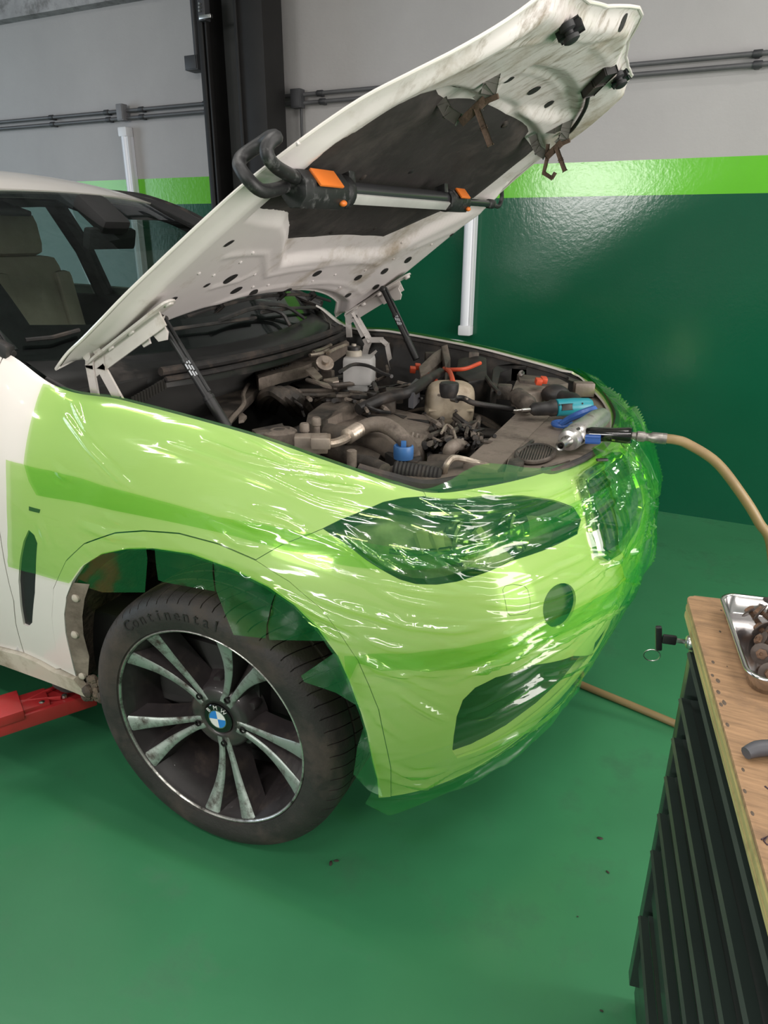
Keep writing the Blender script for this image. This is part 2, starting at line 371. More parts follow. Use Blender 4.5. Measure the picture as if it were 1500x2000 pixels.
def uv_at_x(x): return float(np.interp(x, KM[:len(ST), 1], KM[:len(ST), 0]))
gapA = body.px([(120, 1306), (110, 1265), (102, 1205), (105, 1150), (130, 1095), (165, 1062), (225, 1041), (280, 1037), (350, 1042), (425, 1062), (500, 1094), (565, 1135), (630, 1190), (670, 1245), (700, 1290), (722, 1340), (740, 1385), (757, 1466), (764, 1500)])
gapA.append((gapA[-1][0], 0.0))
openA = body.px([(150, 1321), (139, 1277), (130, 1237), (127, 1200), (131, 1166), (143, 1136), (165, 1105), (200, 1083), (250, 1073), (300, 1072), (375, 1083), (450, 1110), (525, 1147), (575, 1182), (620, 1226), (660, 1281), (682, 1330), (704, 1390), (716, 1430), (728, 1490), (736, 1520)])
openA.append((openA[-1][0], 0.0))
sill_top = body.px([(0, 1263), (47, 1275), (80, 1290), (110, 1307), (150, 1321)])
bgap = body.px([(500, 1094), (550, 1065), (610, 1042)])
head_top = body.px([(631, 1033), (667, 1015), (707, 999), (749, 981), (787, 973), (832, 969)])
head_top2 = body.px([(950, 967), (1020, 967), (1081, 976)])
head_right = body.px([(1120, 990), (1135, 1015), (1128, 1043)])
head_bot = body.px([(1062, 1075), (997, 1096), (947, 1119), (893, 1136), (853, 1142), (813, 1141), (781, 1132), (749, 1115), (717, 1095), (672, 1060)])
U_DOOR = sill_top[1][0]; door_gap = [(U_DOOR, sill_top[1][1])] + body.px([(31, 1218), (27, 1174), (12, 1113), (1, 1048)]); door_gap += [(door_gap[-1][0]-0.05, .75), (door_gap[-1][0]-0.07, VT)]
iA = 10   # arch-gap index where the bumper gap leaves
headlight_poly = head_top + head_top2 + head_right + head_bot
def inset(poly, d):
    """shrink a uv polygon by about d, for the shut lines"""
    n = len(poly); out = []; A = sum(poly[i][0]*poly[(i+1) % n][1]-poly[(i+1) % n][0]*poly[i][1] for i in range(n)); sg = 1 if A > 0 else -1
    for i in range(n):
        a = V(poly[i-1]); b = V(poly[i]); c = V(poly[(i+1) % n]); e1 = (b-a); e2 = (c-b)
        if e1.length < 1e-6 or e2.length < 1e-6: out.append(tuple(b)); continue
        n1 = V((-e1.y, e1.x)).normalized()*sg; n2 = V((-e2.y, e2.x)).normalized()*sg; m_ = (n1+n2)
        m_ = m_/max(0.5, m_.length_squared/2) if m_.length > 0.3 else n1
        out.append((b.x+m_.x*d, b.y+m_.y*d))
    return out
fender_poly = [door_gap[0]] + sill_top[2:4] + gapA[:iA+1] + bgap[1:] + head_top + [(gapA[0][0]*0+body.px([(832, 964)])[0][0], VT)] + [(u, VT) for u in np.arange(4.7, door_gap[-1][0]+0.03, -0.1)] + door_gap[::-1][:-1]
vent_poly = body.px([(56, 1035), (67, 1045), (73, 1061), (70, 1118), (66, 1176), (63, 1216), (55, 1224), (46, 1220), (40, 1185), (36, 1136), (39, 1092), (46, 1057)])
arch_poly = gapA + openA[::-1]
door_poly = [(uv_at_x(-1.75), sill_top[0][1])] + [(2.9, sill_top[0][1])] + [sill_top[0]] + door_gap + [(uv_at_x(-1.75), VT)]
rear_poly = [(uv_at_x(-3.9), 0.1), (uv_at_x(-1.76), 0.1), (uv_at_x(-1.76), VT), (uv_at_x(-3.9), VT)]
sill_poly = [(uv_at_x(-1.74), 0.0), (openA[0][0]+0.035, 0.0), openA[0]] + sill_top[::-1][1:] + [(2.9, sill_top[0][1]), (uv_at_x(-1.74), sill_top[0][1])]
# the right half of the bumper from the nose centre round to the arch and back along the bottom edge
half = [(UH, VT)] + [(u, VT) for u in np.arange(UH-0.1, 4.78, -0.1)] + [(4.76, VT)] + head_top[-1:] + head_top2 + head_right + head_bot + [head_top[0]] + bgap[::-1][:-1] + gapA[iA:] + [(UH, 0.0)]
bumper_poly = half[:-1] + [(2*UH-u, v) for u, v in half[::-1]][:-1]
kidney_poly = [(5.225, .80), (5.245, .838), (5.30, .853), (5.50, .86), (5.545, .84), (5.55, .80), (5.545, .66), (5.52, .60), (5.45, .56), (5.28, .546), (5.205, .556), (5.165, .59), (5.17, .66), (5.195, .73)]
intake_poly = body.px([(1158, 1277), (1120, 1281), (1040, 1299), (968, 1323), (928, 1343), (904, 1367), (892, 1399), (886, 1438), (883, 1468), (893, 1481), (930, 1468), (1000, 1430), (1060, 1385), (1110, 1338)])
fog_c = body.px([(1095, 1182)])[0]; fog_poly = [(fog_c[0]+.062*math.cos(a), fog_c[1]+.062*math.sin(a)) for a in np.linspace(0, 2*PI, 28, endpoint=False)]
tow_poly = body.px([(981, 1152), (986, 1144), (1003, 1141), (1024, 1144), (1031, 1151), (1036, 1172), (1035, 1193), (1029, 1199), (996, 1203), (990, 1196)])
centre_poly = [(UH-.36, .05), (UH+.36, .05), (UH+.42, .26), (UH+.2, .30), (UH-.2, .30), (UH-.42, .26)]
for side in (0, 1):
    mm = (lambda p: p) if side == 0 else mir
    fp_ = inset(fender_poly, .0016)
    if side: fp_ = [(u, v+.022 if v > VT-.004 else v) for u, v in fp_]      # the turned-in top flange shows on the far side
    fender = patch('fender', body, mm(fp_), WHITE, car, holes=[mm(vent_poly)], thick=.008)
    vent = patch('fender_vent', body, mm(vent_poly), mat('vent black', (.012, .012, .014), .45), car, off=-.006, thick=.004)
    patch('wheel_arch_trim', body, mm(inset(arch_poly, .0013)), WHITE, car, off=.002, thick=.010)
    patch('front_door', body, mm(inset(door_poly, .002)), WHITE, car, du=.05, dv=.04, thick=.008)
    patch('rear_side_panel', body, mm(rear_poly), WHITE, car, du=.08, dv=.06, thick=.008)
    patch('sill_panel', body, mm(inset(sill_poly, .0013)), SILLW, car, off=.012, thick=.02)
bumper = patch('front_bumper', body, bumper_poly, WHITE, car, holes=[kidney_poly, mir(kidney_poly), intake_poly, mir(intake_poly), fog_poly, mir(fog_poly), tow_poly, centre_poly], thick=.006)
patch('tow_eye_cover', body, inset(tow_poly, .0014), WHITE, bumper, thick=.006)
for side in (0, 1):
    mm = (lambda p: p) if side == 0 else mir
    patch('fog_lamp_recess', body, mm(inset(fog_poly, -.03)), mat('fog recess grey', (.10, .11, .105), .5), bumper, off=-.022, thick=.003)
    patch('intake_mesh', body, mm(inset(intake_poly, -.01)), mat('intake black', (.015, .016, .015), .7), bumper, off=-.023, thick=.003)
    # the pale inner lip of the intake
    lip = inset(intake_poly, -.001); b_ = []
    P0 = body.pts(mm(lip)); N0 = body.normals(mm(lip)); n = len(lip)
    vv = list(P0.tolist())+list((P0-N0*.022).tolist()); mk('intake_lip', vv, [(i, (i+1) % n, n+(i+1) % n, n+i) for i in range(n)], WHITE, bumper)
    k_in = mm(kidney_poly); P0 = body.pts(resample(k_in, .02)); N0 = body.normals(resample(k_in, .02))
    grille = patch('kidney_grille', body, k_in, mat('grille black', (.015, .015, .015), .5), car, off=-.05, thick=.003)
    n = len(P0); fr = B(); ring = [V(p) for p in (P0+N0*.004)]; ring.append(ring[0]); ring.append(ring[1])
    fr.tube(ring, .013, 8, cap=False).out('chrome_frame', mat('chrome', (.62, .62, .62), .12, 1.0), grille)
    for k in range(9):
        uu = 5.235+k*.035; uu = uu if side == 0 else 2*UH-uu
        bar = [V(p) for p in (body.pts([(uu, v) for v in np.linspace(.575, .835, 6)])-body.normals([(uu, v) for v in np.linspace(.575, .835, 6)])*.012)]
        B().tube(bar, .006, 6).out('slat', BLACKP, grille)
    # headlight: dark housing, chrome bars, projectors, clear lens
    hp = mm(headlight_poly)
    hl = patch('headlight', body, inset(hp, .001), mat('headlight housing', (.26, .27, .265), .3, .15, var=.45, scale=16), car, off=-.075, thick=.003)
    P0 = body.pts(hp); N0 = body.normals(hp); n = len(hp)
    mk('housing_wall', list(P0.tolist())+list((P0-N0*.075).tolist()), [(i, (i+1) % n, n+(i+1) % n, n+i) for i in range(n)], BLACKP, hl)
    chrome = mat('chrome', (.62, .62, .62), .12, 1.0)
    for (cu, cv, r) in ((4.80, .765, .048), (4.985, .775, .045)):
        cu = cu if side == 0 else 2*UH-cu; p = V(body.pts([(cu, cv)])[0]); nn = V(body.normals([(cu, cv)])[0]); ax = (nn+V((1.2, 0, -.2))).normalized()
        B().lathe(p-nn*.07, ax, [(r*1.05, 0), (r*1.1, .03), (r, .034), (r*.92, .03), (r*.75, .012), (.001, .005)], 24, cap=False).out('projector_ring', chrome, hl)
        B().lathe(p-nn*.07, ax, [(r*.7, 0), (r*.62, .022), (r*.4, .034), (.001, .038)], 20, cap=False).out('projector_lens', mat('projector glass', (.25, .28, .28), .05, .6), hl)
    for line, r in (([(4.56, .70), (4.62, .70), (4.70, .715), (4.76, .725)], .006), ([(4.60, .86), (4.75, .875), (4.95, .865), (5.08, .82)], .009)):
        line = [((u if side == 0 else 2*UH-u), v) for u, v in line]
        B().tube([V(p) for p in (body.pts(line)-body.normals(line)*.035)], r, 8, smooth=4).out('light_bar', chrome, hl)
    for (a, bq) in (((4.665, .705), (4.665, .78)), ((4.71, .705), (4.715, .78)), ((4.86, .69), (4.865, .80))):
        ln = [((u if side == 0 else 2*UH-u), v) for u, v in (a, bq)]
        p, q_ = [V(x) for x in (body.pts(ln)-body.normals(ln)*.04)]
        B().box((p+q_)/2, (.012, .03, (q_-p).length), frame(q_-p)).out('reflector', mat('pale reflector', (.5, .5, .42), .3), hl)
    lm = bpy.data.materials.new('clear lens') if 'clear lens' not in MATS else MATS['clear lens']
    if 'clear lens' not in MATS:
        MATS['clear lens'] = lm; lm.use_nodes = True; nt = lm.node_tree; nt.nodes.remove(nt.nodes['Principled BSDF'])
        tr = nt.nodes.new('ShaderNodeBsdfTransparent'); tr.inputs[0].default_value = (.93, .95, .94, 1); gl = nt.nodes.new('ShaderNodeBsdfGlossy'); gl.inputs['Roughness'].default_value = .04
        fr_ = nt.nodes.new('ShaderNodeFresnel'); fr_.inputs[0].default_value = 1.5; mx = nt.nodes.new('ShaderNodeMixShader')
        nt.links.new(fr_.outputs[0], mx.inputs[0]); nt.links.new(tr.outputs[0], mx.inputs[1]); nt.links.new(gl.outputs[0], mx.inputs[2]); nt.links.new(mx.outputs[0], nt.nodes['Material Output'].inputs[0])
    patch('lens', body, inset(hp, .002), lm, hl, off=-.001)
    # badge with a small blue-red mark on the fender
badge = [tuple(p) for p in body.px([(57, 989), (79, 995), (77, 1002), (57, 997)])]
patch('fender_badge', body, badge, mat('badge grey', (.05, .06, .07), .3), car, off=.001, thick=.003, edge=.004, du=.01, dv=.01)
# ------------------------------------------------------------------ wheel wells, underbody, bay tub
for s_ in (-1, 1):
    b_ = B(); prof = []
    for a in np.linspace(15, 184, 30):
        r = .468; prof.append((r*math.cos(math.radians(a)), .36+r*math.sin(math.radians(a))))
    me_v = []; fcs = []
    for i, (x, z) in enumerate(prof):
        wob = [0.004*noise.noise(V((x*9, z*9, k*1.7))) for k in range(4)]
        for k, yy in enumerate((.925, .88, .75, .60)): me_v.append((x*(1+wob[k]*3), s_*yy, z+wob[k]))
    for i in range(len(prof)-1):
        for k in range(3): fcs.append((i*4+k, i*4+k+1, (i+1)*4+k+1, (i+1)*4+k))
    mk('wheel_arch_liner', me_v, fcs, MUD, car)
    mk('wheel_well_wall', [(x, s_*.60, z) for x, z in prof], [tuple(range(len(prof)))], CHASSIS, car, smooth=False)
    # mud-flap flange with its screws behind the wheel
    fl = body.px([(150, 1319), (139, 1277), (130, 1237), (127, 1200), (131, 1166), (143, 1138)])
    P0 = [V(p) for p in body.pts(fl)]
    wd = [.03, .055, .05, .05, .05, .045]
    vv = []
    for p, w_ in zip(P0, wd):
        vv += [(p.x, -s_*p.y if s_ > 0 else p.y, p.z), (p.x+w_*.95, (-1 if s_ < 0 else 1)*(abs(p.y)-.012), p.z)]
    fg = mk('arch_flange', vv, [(2*i, 2*i+1, 2*i+3, 2*i+2) for i in range(len(P0)-1)], mat('dusty flange', (.22, .18, .145), .8, var=.3, scale=12, dirt=(.10, .08, .06), dirt_amt=.4, bump=.2), car)
    for i in (0, 2, 4):
        p = (V(vv[2*i])+V(vv[2*i+1]))/2
        B().lathe(p, (0, s_, 0), [(.011, -.004), (.011, .003), (.007, .007), (.001, .008)], 12).out('flange_screw', mat('pale screw', (.45, .40, .33), .6), fg)
B().box((-1.9, 0, .42), (4.0, 1.70, .22)).out('underbody', CHASSIS, car)
bay = B()
bay.box((.10, 0, .62), (1.15, 1.16, .04)); bay.box((-.52, 0, .87), (.04, 1.50, .46)); bay.box((.64, 0, .60), (.04, 1.0, .5))
bay.out('engine_bay_tub', CHASSIS, car)
# caked mud at the foot of the arch
mudb = B(); rr = random.Random(3)
for k in range(70):
    a = rr.random(); p = lift(168+57*rr.random(), 1325+40*a, 1, -.945+.04*rr.random())
    mudb.ball(p, .008+.012*rr.random(), (1, .8, 1), n=6)
mo = mudb.out('mud_clods', MUD, car); mo['kind'] = 'stuff'
# ------------------------------------------------------------------ wheels
WST = math.radians(2.26)
def wheel(cx, cy, side, steer, detailed=True):
    """side -1: outer face looks to -y"""
    n_ = V((math.sin(steer), -math.cos(steer), 0)) if side < 0 else V((math.sin(-steer), math.cos(steer), 0))
    ex = V((math.cos(steer), math.sin(steer), 0)); ez = V((0, 0, 1))
    O = V((cx+.012, cy, .359))
    def W(r, ang, d): return O + ex*(r*math.cos(ang)) + ez*(r*math.sin(ang)) + n_*d
    def revolve(prof, n=96, disp=None, closed=False, angs=None, skew=None):
        vv = []; ff = []; n = n if angs is None else len(angs)
        for i in range(n):
            a = 2*PI*i/n if angs is None else angs[i]
            for j, (r, d) in enumerate(prof):
                rr_ = r+(disp(i, j, r, d) if disp else 0); vv.append(W(rr_, a+(skew(r, d) if skew else 0), d))
        m_ = len(prof)
        for i in range(n):
            for j in range(m_-1 if not closed else m_):
                j2 = (j+1) % m_; i2 = (i+1) % n
                ff.append((i*m_+j, i*m_+j2, i2*m_+j2, i2*m_+j) if side < 0 else (i*m_+j, i2*m_+j, i2*m_+j2, i*m_+j2))
        return vv, ff
    root = None
    tp = [(.268, .000), (.2735, .006), (.276, .0125), (.283, .0140), (.296, .018), (.305, .019), (.318, .0185), (.330, .014), (.340, .008), (.3475, .0), (.3535, -.010), (.3575, -.020), (.3605, -.032), (.362, -.045), (.3628, -.060)]
    for g in (-.078, -.128, -.178, -.222):
        tp += [(.3632, g+.012), (.3632, g+.005), (.3565, g+.0035), (.3565, g-.0035), (.3632, g-.005), (.3632, g-.012)]
    tp += [(.3615, -.248), (.3575, -.262), (.350, -.275), (.335, -.285), (.30, -.288), (.262, -.27)]
    angs = []; NP_ = 66                    # every pitch: block, groove edge, groove floor, groove edge
    for k in range(NP_):
        a = 2*PI*k/NP_; st_ = 2*PI/NP_; angs += [a, a+st_*.45, a+st_*.90, a+st_*.92, a+st_*.97, a+st_*.99]
    def td(i, j, r, d):
        if i % 6 in (3, 4) and r > .346 and d > -.262: return -.006
        return 0.0
    def sk(r, d): return (-.9*max(0, min(.25, -d))) if r > .33 else 0.0
    root = bpy.data.objects.new('wheel', None); C.objects.link(root); root.parent = car; root.matrix_parent_inverse = Matrix.Translation(car.location).inverted()
    vv, ff = revolve(tp, 0, td, angs=angs, skew=sk)
    ty = mk('tyre', vv, ff, TYRE, root); ty.data.set_sharp_from_angle(angle=.45)
    RIMD = mat('rim dark grey paint', (.030, .025, .026), .38, var=.25, scale=14, dirt=(.06, .045, .038), dirt_amt=.3, dirt_scale=10, coat=.3)
    RIML = mat('machined rim lip', (.60, .58, .55), .3, .9, var=.15, scale=30, dirt=(.05, .045, .04), dirt_amt=.45, dirt_scale=26)
    FACE = mat('worn machined spoke face', (.36, .41, .375), .42, .6, var=.1, scale=12, dirt=(.07, .055, .045), dirt_amt=.42, dirt_scale=22)
    vv, ff = revolve([(.269, .010), (.2725, .010), (.2735, .006), (.272, .000), (.267, -.001), (.2655, .002), (.266, .007), (.269, .010)], 96)
    mk('rim_lip', vv, ff, RIML, root)
    vv, ff = revolve([(.2655, .004), (.262, -.006), (.254, -.020), (.244, -.05), (.236, -.09), (.232, -.16), (.240, -.22), (.25, -.25)], 96)
    mk('rim_barrel', vv, ff, RIMD, root)
    if not detailed: return root
    base = math.radians(63)
    for k in range(5):
        pc = base+k*2*PI/5
        for sgn in (-1, 1):
            # spoke: stations from hub to lip; face strip plus dark flanks
            st = []
            for q_ in np.linspace(0, 1, 13):
                r = .050+(.266-.050)*q_
                da = math.radians(7.0+ (12.4-7.0)*min(1, q_*1.25)**.7)*sgn if r > .075 else math.radians(9)*sgn*1.2
                # gentle s-curve
                da += math.radians(2.2)*math.sin(q_*PI)*(-sgn)
                dep = -.042+(.043)*q_**1.5 - .004*math.sin(q_*PI)
                wface = .0085+.0145*q_**2.3
                st.append((r, pc+da, dep, wface))
            fv = []; bv = []
            for (r, a, dep, wf) in st:
                ta = wf/r
                fv.append((W(r, a-ta, dep-.001), W(r, a-ta*.8, dep+.002), W(r, a+ta*.8, dep+.002), W(r, a+ta, dep-.001)))
                e1 = (wf*1.25+.006)/r; dd = .045+.02*(1-(r/.26))
                bv.append((W(r, a-ta*1.02, dep-.0015), W(r, a-e1, dep-dd), W(r, a+e1*1.5*(1 if sgn < 0 else .7), dep-dd), W(r, a+ta*1.02, dep-.0015)))
            for nm, arr, mt in (('spoke_face', fv, FACE), ('spoke', bv, RIMD)):
                vs_ = [p for row in arr for p in row]; fs = [(4*i+j, 4*i+j+1, 4*i+5+j, 4*i+4+j) for i in range(len(arr)-1) for j in range(3)]
                if nm == 'spoke': fs += [(4*i+3, 4*i, 4*i+4, 4*i+7) for i in range(len(arr)-1)]
                o = mk(nm, vs_, fs, mt, root, smooth=(nm == 'spoke_face'))
        # bolt recess between the pair
        c_ = W(.073, pc, -.036); B().lathe(c_, n_, [(.0085, -.02), (.0085, .0005), (.0065, .0005), (.006, -.008), (.001, -.008)], 14, cap=False).out('wheel_bolt', mat('bolt dark', (.03, .028, .028), .4, .6), root)
        c2 = W(.092, pc+math.radians(36), -.075); B().lathe(c2, n_, [(.016, -.03), (.015, .0), (.011, .008), (.001, .008)], 12).out('hub_nut', RIMD, root)
    hubp = [(.001, -.046), (.044, -.046), (.044, -.040), (.056, -.040), (.078, -.041), (.088, -.048), (.094, -.075), (.11, -.10)]
    vv, ff = revolve(hubp, 48); mk('hub_plate', vv, ff, RIMD, root)
    # brake disc and caliper deep inside
    vv, ff = revolve([(.05, -.16), (.185, -.16), (.185, -.19), (.05, -.19)], 48); mk('brake_disc', vv, ff, mat('worn disc', (.10, .09, .085), .4, .8), root)
    B().box(W(.17, math.radians(62), -.15), (.11, .06, .07), (0, .5, 0), .012).out('brake_caliper', mat('greenish caliper', (.16, .26, .23), .5), root)
    vv, ff = revolve([(.001, -.112), (.23, -.175), (.236, -.2), (.001, -.2)], 48); mk('backing_plate', vv, ff, CHASSIS, root)
    # centre cap: black ring with letters round a quartered blue and white disc
    cap0 = W(0, 0, -.041)
    B().lathe(cap0, n_, [(.041, -.006), (.041, .002), (.039, .004), (.024, .0045), (.001, .0045)], 36).out('centre_cap', GLOSSB, root)
    B().lathe(cap0, n_, [(.0265, .004), (.0265, .0056), (.0245, .0056), (.0245, .004)], 36, cap=False).out('cap_ring', STEEL, root)
    BLUE = mat('cap blue', (.03, .22, .62), .3); WC = mat('cap white', (.75, .75, .72), .3)
    rot0 = math.radians(8)
    for k in range(4):
        a0 = rot0+k*PI/2; pts = [W(0, 0, -.0362)]+[W(.0245, a0+PI/2*j/8, -.0362) for j in range(9)]
        mk('cap_quarter', pts, [(0, j+1, j+2) for j in range(8)], WC if k % 2 == 0 else BLUE, root, smooth=False)
    for ch, ang in (('B', 133), ('M', 90), ('W', 47)):
        letter(ch, .0125, W, .0335, math.radians(ang+8), -.0364, n_, WC, root, 'cap_letter')
    # tyre name
    word = 'Continental'
    for i, ch in enumerate(word):
        letter(ch, .030, W, .318, math.radians(128-5.0*i), .0190, n_, mat('raised tyre letter', (.014, .012, .012), .55), root, 'tyre_letter', depth=.0012)
    return root
def letter(ch, size, W, r, ang, d, n_, m, parent, name, depth=.0004):
    cu = bpy.data.curves.new('t', 'FONT'); cu.body = ch; cu.size = size*1.35; cu.align_x = 'CENTER'; cu.extrude = depth; cu.resolution_u = 3
    to = bpy.data.objects.new('t', cu); C.objects.link(to); dg = bpy.context.evaluated_depsgraph_get(); me = bpy.data.meshes.new_from_object(to.evaluated_get(dg))
    bpy.data.objects.remove(to)
    c0 = W(r, ang, d); up = (W(r+.01, ang, d)-c0).normalized(); rt = up.cross(n_).normalized()
    Mx = Matrix((rt, up, n_)).transposed()
    for v in me.vertices: v.co = c0 + Mx @ V((v.co.x, v.co.y-size*.48, v.co.z))
    o = link(name, me, m, parent); return o
wheel(0, -.946, -1, WST)
wheel(0, .946, 1, WST, False)
wheel(-2.933, -.946, -1, 0, False); wheel(-2.933, .946, 1, 0, False)
# ------------------------------------------------------------------ hood, open; u across (-0.75..0.75), v from the rear edge (0) to the nose (1.45)
HE = np.array([(-.565, .745, 1.160), (-.5, .757, 1.206), (-.42, .775, 1.248), (-.34, .785, 1.297), (-.26, .783, 1.354), (-.18, .775, 1.411), (-.1, .765, 1.468), (-.02, .755, 1.524), (.06, .745, 1.578), (.14, .722, 1.632), (.22, .690, 1.687), (.3, .655, 1.737), (.38, .615, 1.778), (.46, .570, 1.820), (.54, .515, 1.873), (.62, .465, 1.938)])
HC = np.array([(-.40, 0, 1.315), (-.2, 0, 1.462), (0, 0, 1.603), (.2, 0, 1.738), (.4, 0, 1.852), (.55, 0, 1.920), (.695, 0, 1.984)])
def _arc(A):
    L = np.concatenate([[0], np.cumsum(np.linalg.norm(np.diff(A, axis=0), axis=1))]); return np.c_[L/L[-1]*1.45, A]
KHE, KHC = _arc(HE), _arc(HC)
def hood_f(u, v):
    t = np.asarray(u)/.75; e = cr(KHE, np.clip(v, 0, 1.45)); c_ = cr(KHC, np.clip(v, 0, 1.45)); w_ = np.abs(t)**2.2
    ov = np.maximum(0, np.asarray(v)-1.45)+np.minimum(0, np.asarray(v))
    return np.stack([c_[:, 0]+(e[:, 0]-c_[:, 0])*w_+ov*.8, e[:, 1]*t, c_[:, 2]+(e[:, 2]-c_[:, 2])*w_+ov*.55], 1)
hood_s = Surf(hood_f, -.75, .75, 0, 1.45)
if hood_s.normals([(0, .7)])[0][2] > 0: hood_s.flip = -1      # normal looks down, to the camera
notch = [(-.75, 1.45), (-.70, 1.435), (-.55, 1.405), (-.40, 1.39), (-.25, 1.40), (-.12, 1.435), (-.05, 1.45), (.05, 1.45), (.12, 1.435), (.25, 1.40), (.40, 1.39), (.55, 1.405), (.70, 1.435), (.75, 1.45)]
rear = [(.75, 0), (.70, .0), (.60, .03), (.30, .015), (0, 0), (-.30, .015), (-.60, .03), (-.70, 0), (-.75, 0)]
hood = patch('hood', hood_s, notch + rear, WHITE, car, du=.03, dv=.03, edge=.02, off=0.0)
liner_px = [(488, 405), (535, 362), (582, 323), (641, 268), (682, 238), (750, 192), (780, 174), (845, 162), (852, 176), (866, 186), (890, 184), (915, 185), (985, 216), (1027, 240), (1030, 251), (1022, 262), (1040, 287), (1025, 300), (922, 382), (850, 411), (776, 444), (746, 457), (705, 455), (608, 457), (557, 460), (559, 409), (548, 405)]
liner_uv = hood_s.px(liner_px)
step_px = [(470, 400), (560, 322), (640, 250), (690, 222), (750, 180), (800, 155), (860, 140), (930, 165), (1010, 205), (1050, 245), (1062, 292), (1000, 350), (925, 395), (850, 432), (790, 462), (745, 484), (700, 488), (610, 490), (540, 500), (548, 440), (540, 418), (500, 410)]
step_uv = hood_s.px(step_px)
scoop_uv = hood_s.px([(1030, 100), (1090, 115), (1120, 150), (1120, 200), (1080, 215), (990, 210), (950, 180), (975, 130)])
def hood_relief(uv, P):
    u, v = uv[:, 0], uv[:, 1]
    d = seg_dist(u, v, notch+rear); h = .030*smooth01((d-.010)/.045)
    ins = in_poly(u, v, step_uv); dd = seg_dist(u, v, step_uv); sd = np.where(ins, dd, -dd); h = h-.024*smooth01((sd+.012)/.035)
    ins = in_poly(u, v, scoop_uv); dd = seg_dist(u, v, scoop_uv); sd = np.where(ins, dd, -dd); h = h-.022*smooth01((sd+.01)/.04)
    # pressed beads of the rear half
    for line in bead_uv:
        dl = seg_dist(u, v, line, closed=False); h = h+.004*np.exp(-(dl/.010)**2)
    return h
bead_uv = [hood_s.px(l) for l in ([(425, 477), (505, 474), (508, 520), (600, 506), (730, 500)], [(330, 612), (420, 570), (500, 548), (590, 538), (665, 540), (700, 560)], [(800, 470), (880, 435), (930, 400)], [(400, 540), (452, 528), (480, 515)], [(975, 60), (1080, 48), (1150, 50), (1200, 40)], [(1150, 60), (1185, 100), (1200, 150)], [(950, 130), (1040, 132), (1080, 150), (1105, 200)])]
e_ = .006
inner_poly = [(u*(1-e_*2), v-(.004 if v > 1 else -.004)) for u, v in notch+rear]
inner = patch('hood_inner_panel', hood_s, inner_poly, INNERW, hood, du=.011, dv=.011, edge=.011, off=.004, disp=hood_relief)
# folded hem round the edge
hem_uv = resample(notch+rear, .03); P0 = hood_s.pts(hem_uv); N0 = hood_s.normals(hem_uv)
hem = [V(p) for p in (P0+N0*.002)]; hem += hem[:2]
B().tube(hem, .0042, 8, cap=False).out('hood_hem', WHITE, hood)
LINER = mat('black insulation felt', (.026, .022, .021), .85, var=.3, scale=5, dirt=(.06, .05, .045), dirt_amt=.35, dirt_scale=4, bump=.5, bump_scale=14)
def liner_disp(uv, P):
    d = seg_dist(uv[:, 0], uv[:, 1], liner_uv); nz = np.array([noise.noise(V((a*7, b*7, 3))) for a, b in uv])
    return .006+.014*smooth01(d/.05)+.006*nz*smooth01(d/.06)
patch('hood_liner', hood_s, liner_uv, LINER, hood, du=.02, dv=.02, edge=.015, off=.004, disp=liner_disp)
for k, (x, y) in enumerate([(700, 330), (748, 355), (930, 235), (795, 320), (640, 440), (725, 433), (980, 230)]):
    u, v = hood_s.px([(x, y)])[0]; p = V(hood_s.pts([(u, v)])[0]); n = V(hood_s.normals([(u, v)])[0])
    B().lathe(p+n*.022, n, [(.012, -.006), (.011, .002), (.006, .005), (.001, .005)], 12).out('liner_clip', BLACKP, hood)
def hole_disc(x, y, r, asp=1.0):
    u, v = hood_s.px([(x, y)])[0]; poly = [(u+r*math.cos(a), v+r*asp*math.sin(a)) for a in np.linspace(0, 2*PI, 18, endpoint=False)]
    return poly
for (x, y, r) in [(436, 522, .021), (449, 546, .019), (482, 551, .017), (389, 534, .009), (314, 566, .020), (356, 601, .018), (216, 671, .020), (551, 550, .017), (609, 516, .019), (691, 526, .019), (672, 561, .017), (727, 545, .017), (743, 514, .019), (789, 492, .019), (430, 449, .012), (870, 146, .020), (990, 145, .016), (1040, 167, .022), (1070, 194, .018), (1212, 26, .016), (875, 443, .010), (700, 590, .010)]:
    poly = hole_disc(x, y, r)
    patch('hole_shade_disc', hood_s, poly, mat('hole shade dark', (.020, .019, .019), .6), hood, du=.01, dv=.01, edge=.008, off=.0062, disp=hood_relief)  # flat dark discs on the panel, their colour standing for the shade inside holes
rr = random.Random(5)
for (x, y) in [(478, 470), (372, 510), (402, 515), (484, 515), (482, 541), (512, 538), (600, 532), (645, 520), (705, 512), (760, 490), (780, 465), (835, 462), (590, 555), (655, 545), (455, 490), (520, 300), (620, 430)]:
    u, v = hood_s.px([(x, y)])[0]; q_ = np.array([(u, v)]); p = V(hood_s.pts(q_)[0]); n = V(hood_s.normals(q_)[0]); h = float(hood_relief(q_, None)[0])+.004
    B().lathe(p+n*h, n, [(.0055, -.003), (.005, .002), (.002, .0035)], 8).out('weld_pip', INNERW, hood)
# rubber bump stops near the nose
RUB2 = mat('stop rubber', (.018, .018, .02), .55)
for (x, y) in [(1098, 20), (1203, 132)]:
    u, v = hood_s.px([(x, y)])[0]; q_ = np.array([(u, v)]); p = V(hood_s.pts(q_)[0]); n = V(hood_s.normals(q_)[0]); h = float(hood_relief(q_, None)[0])+.004; X = V((1, 0, .6)).cross(n).normalized()
    bs = B(); bs.box(p+n*(h+.008), (.035, .045, .018), frame(n, X), .004); bs.lathe(p+n*h+X*-.028, n, [(.016, 0), (.016, .012), (.009, .016), (.009, .022), (.017, .026), (.017, .034), (.010, .038)], 14); bs.out('bump_stop', RUB2, hood)
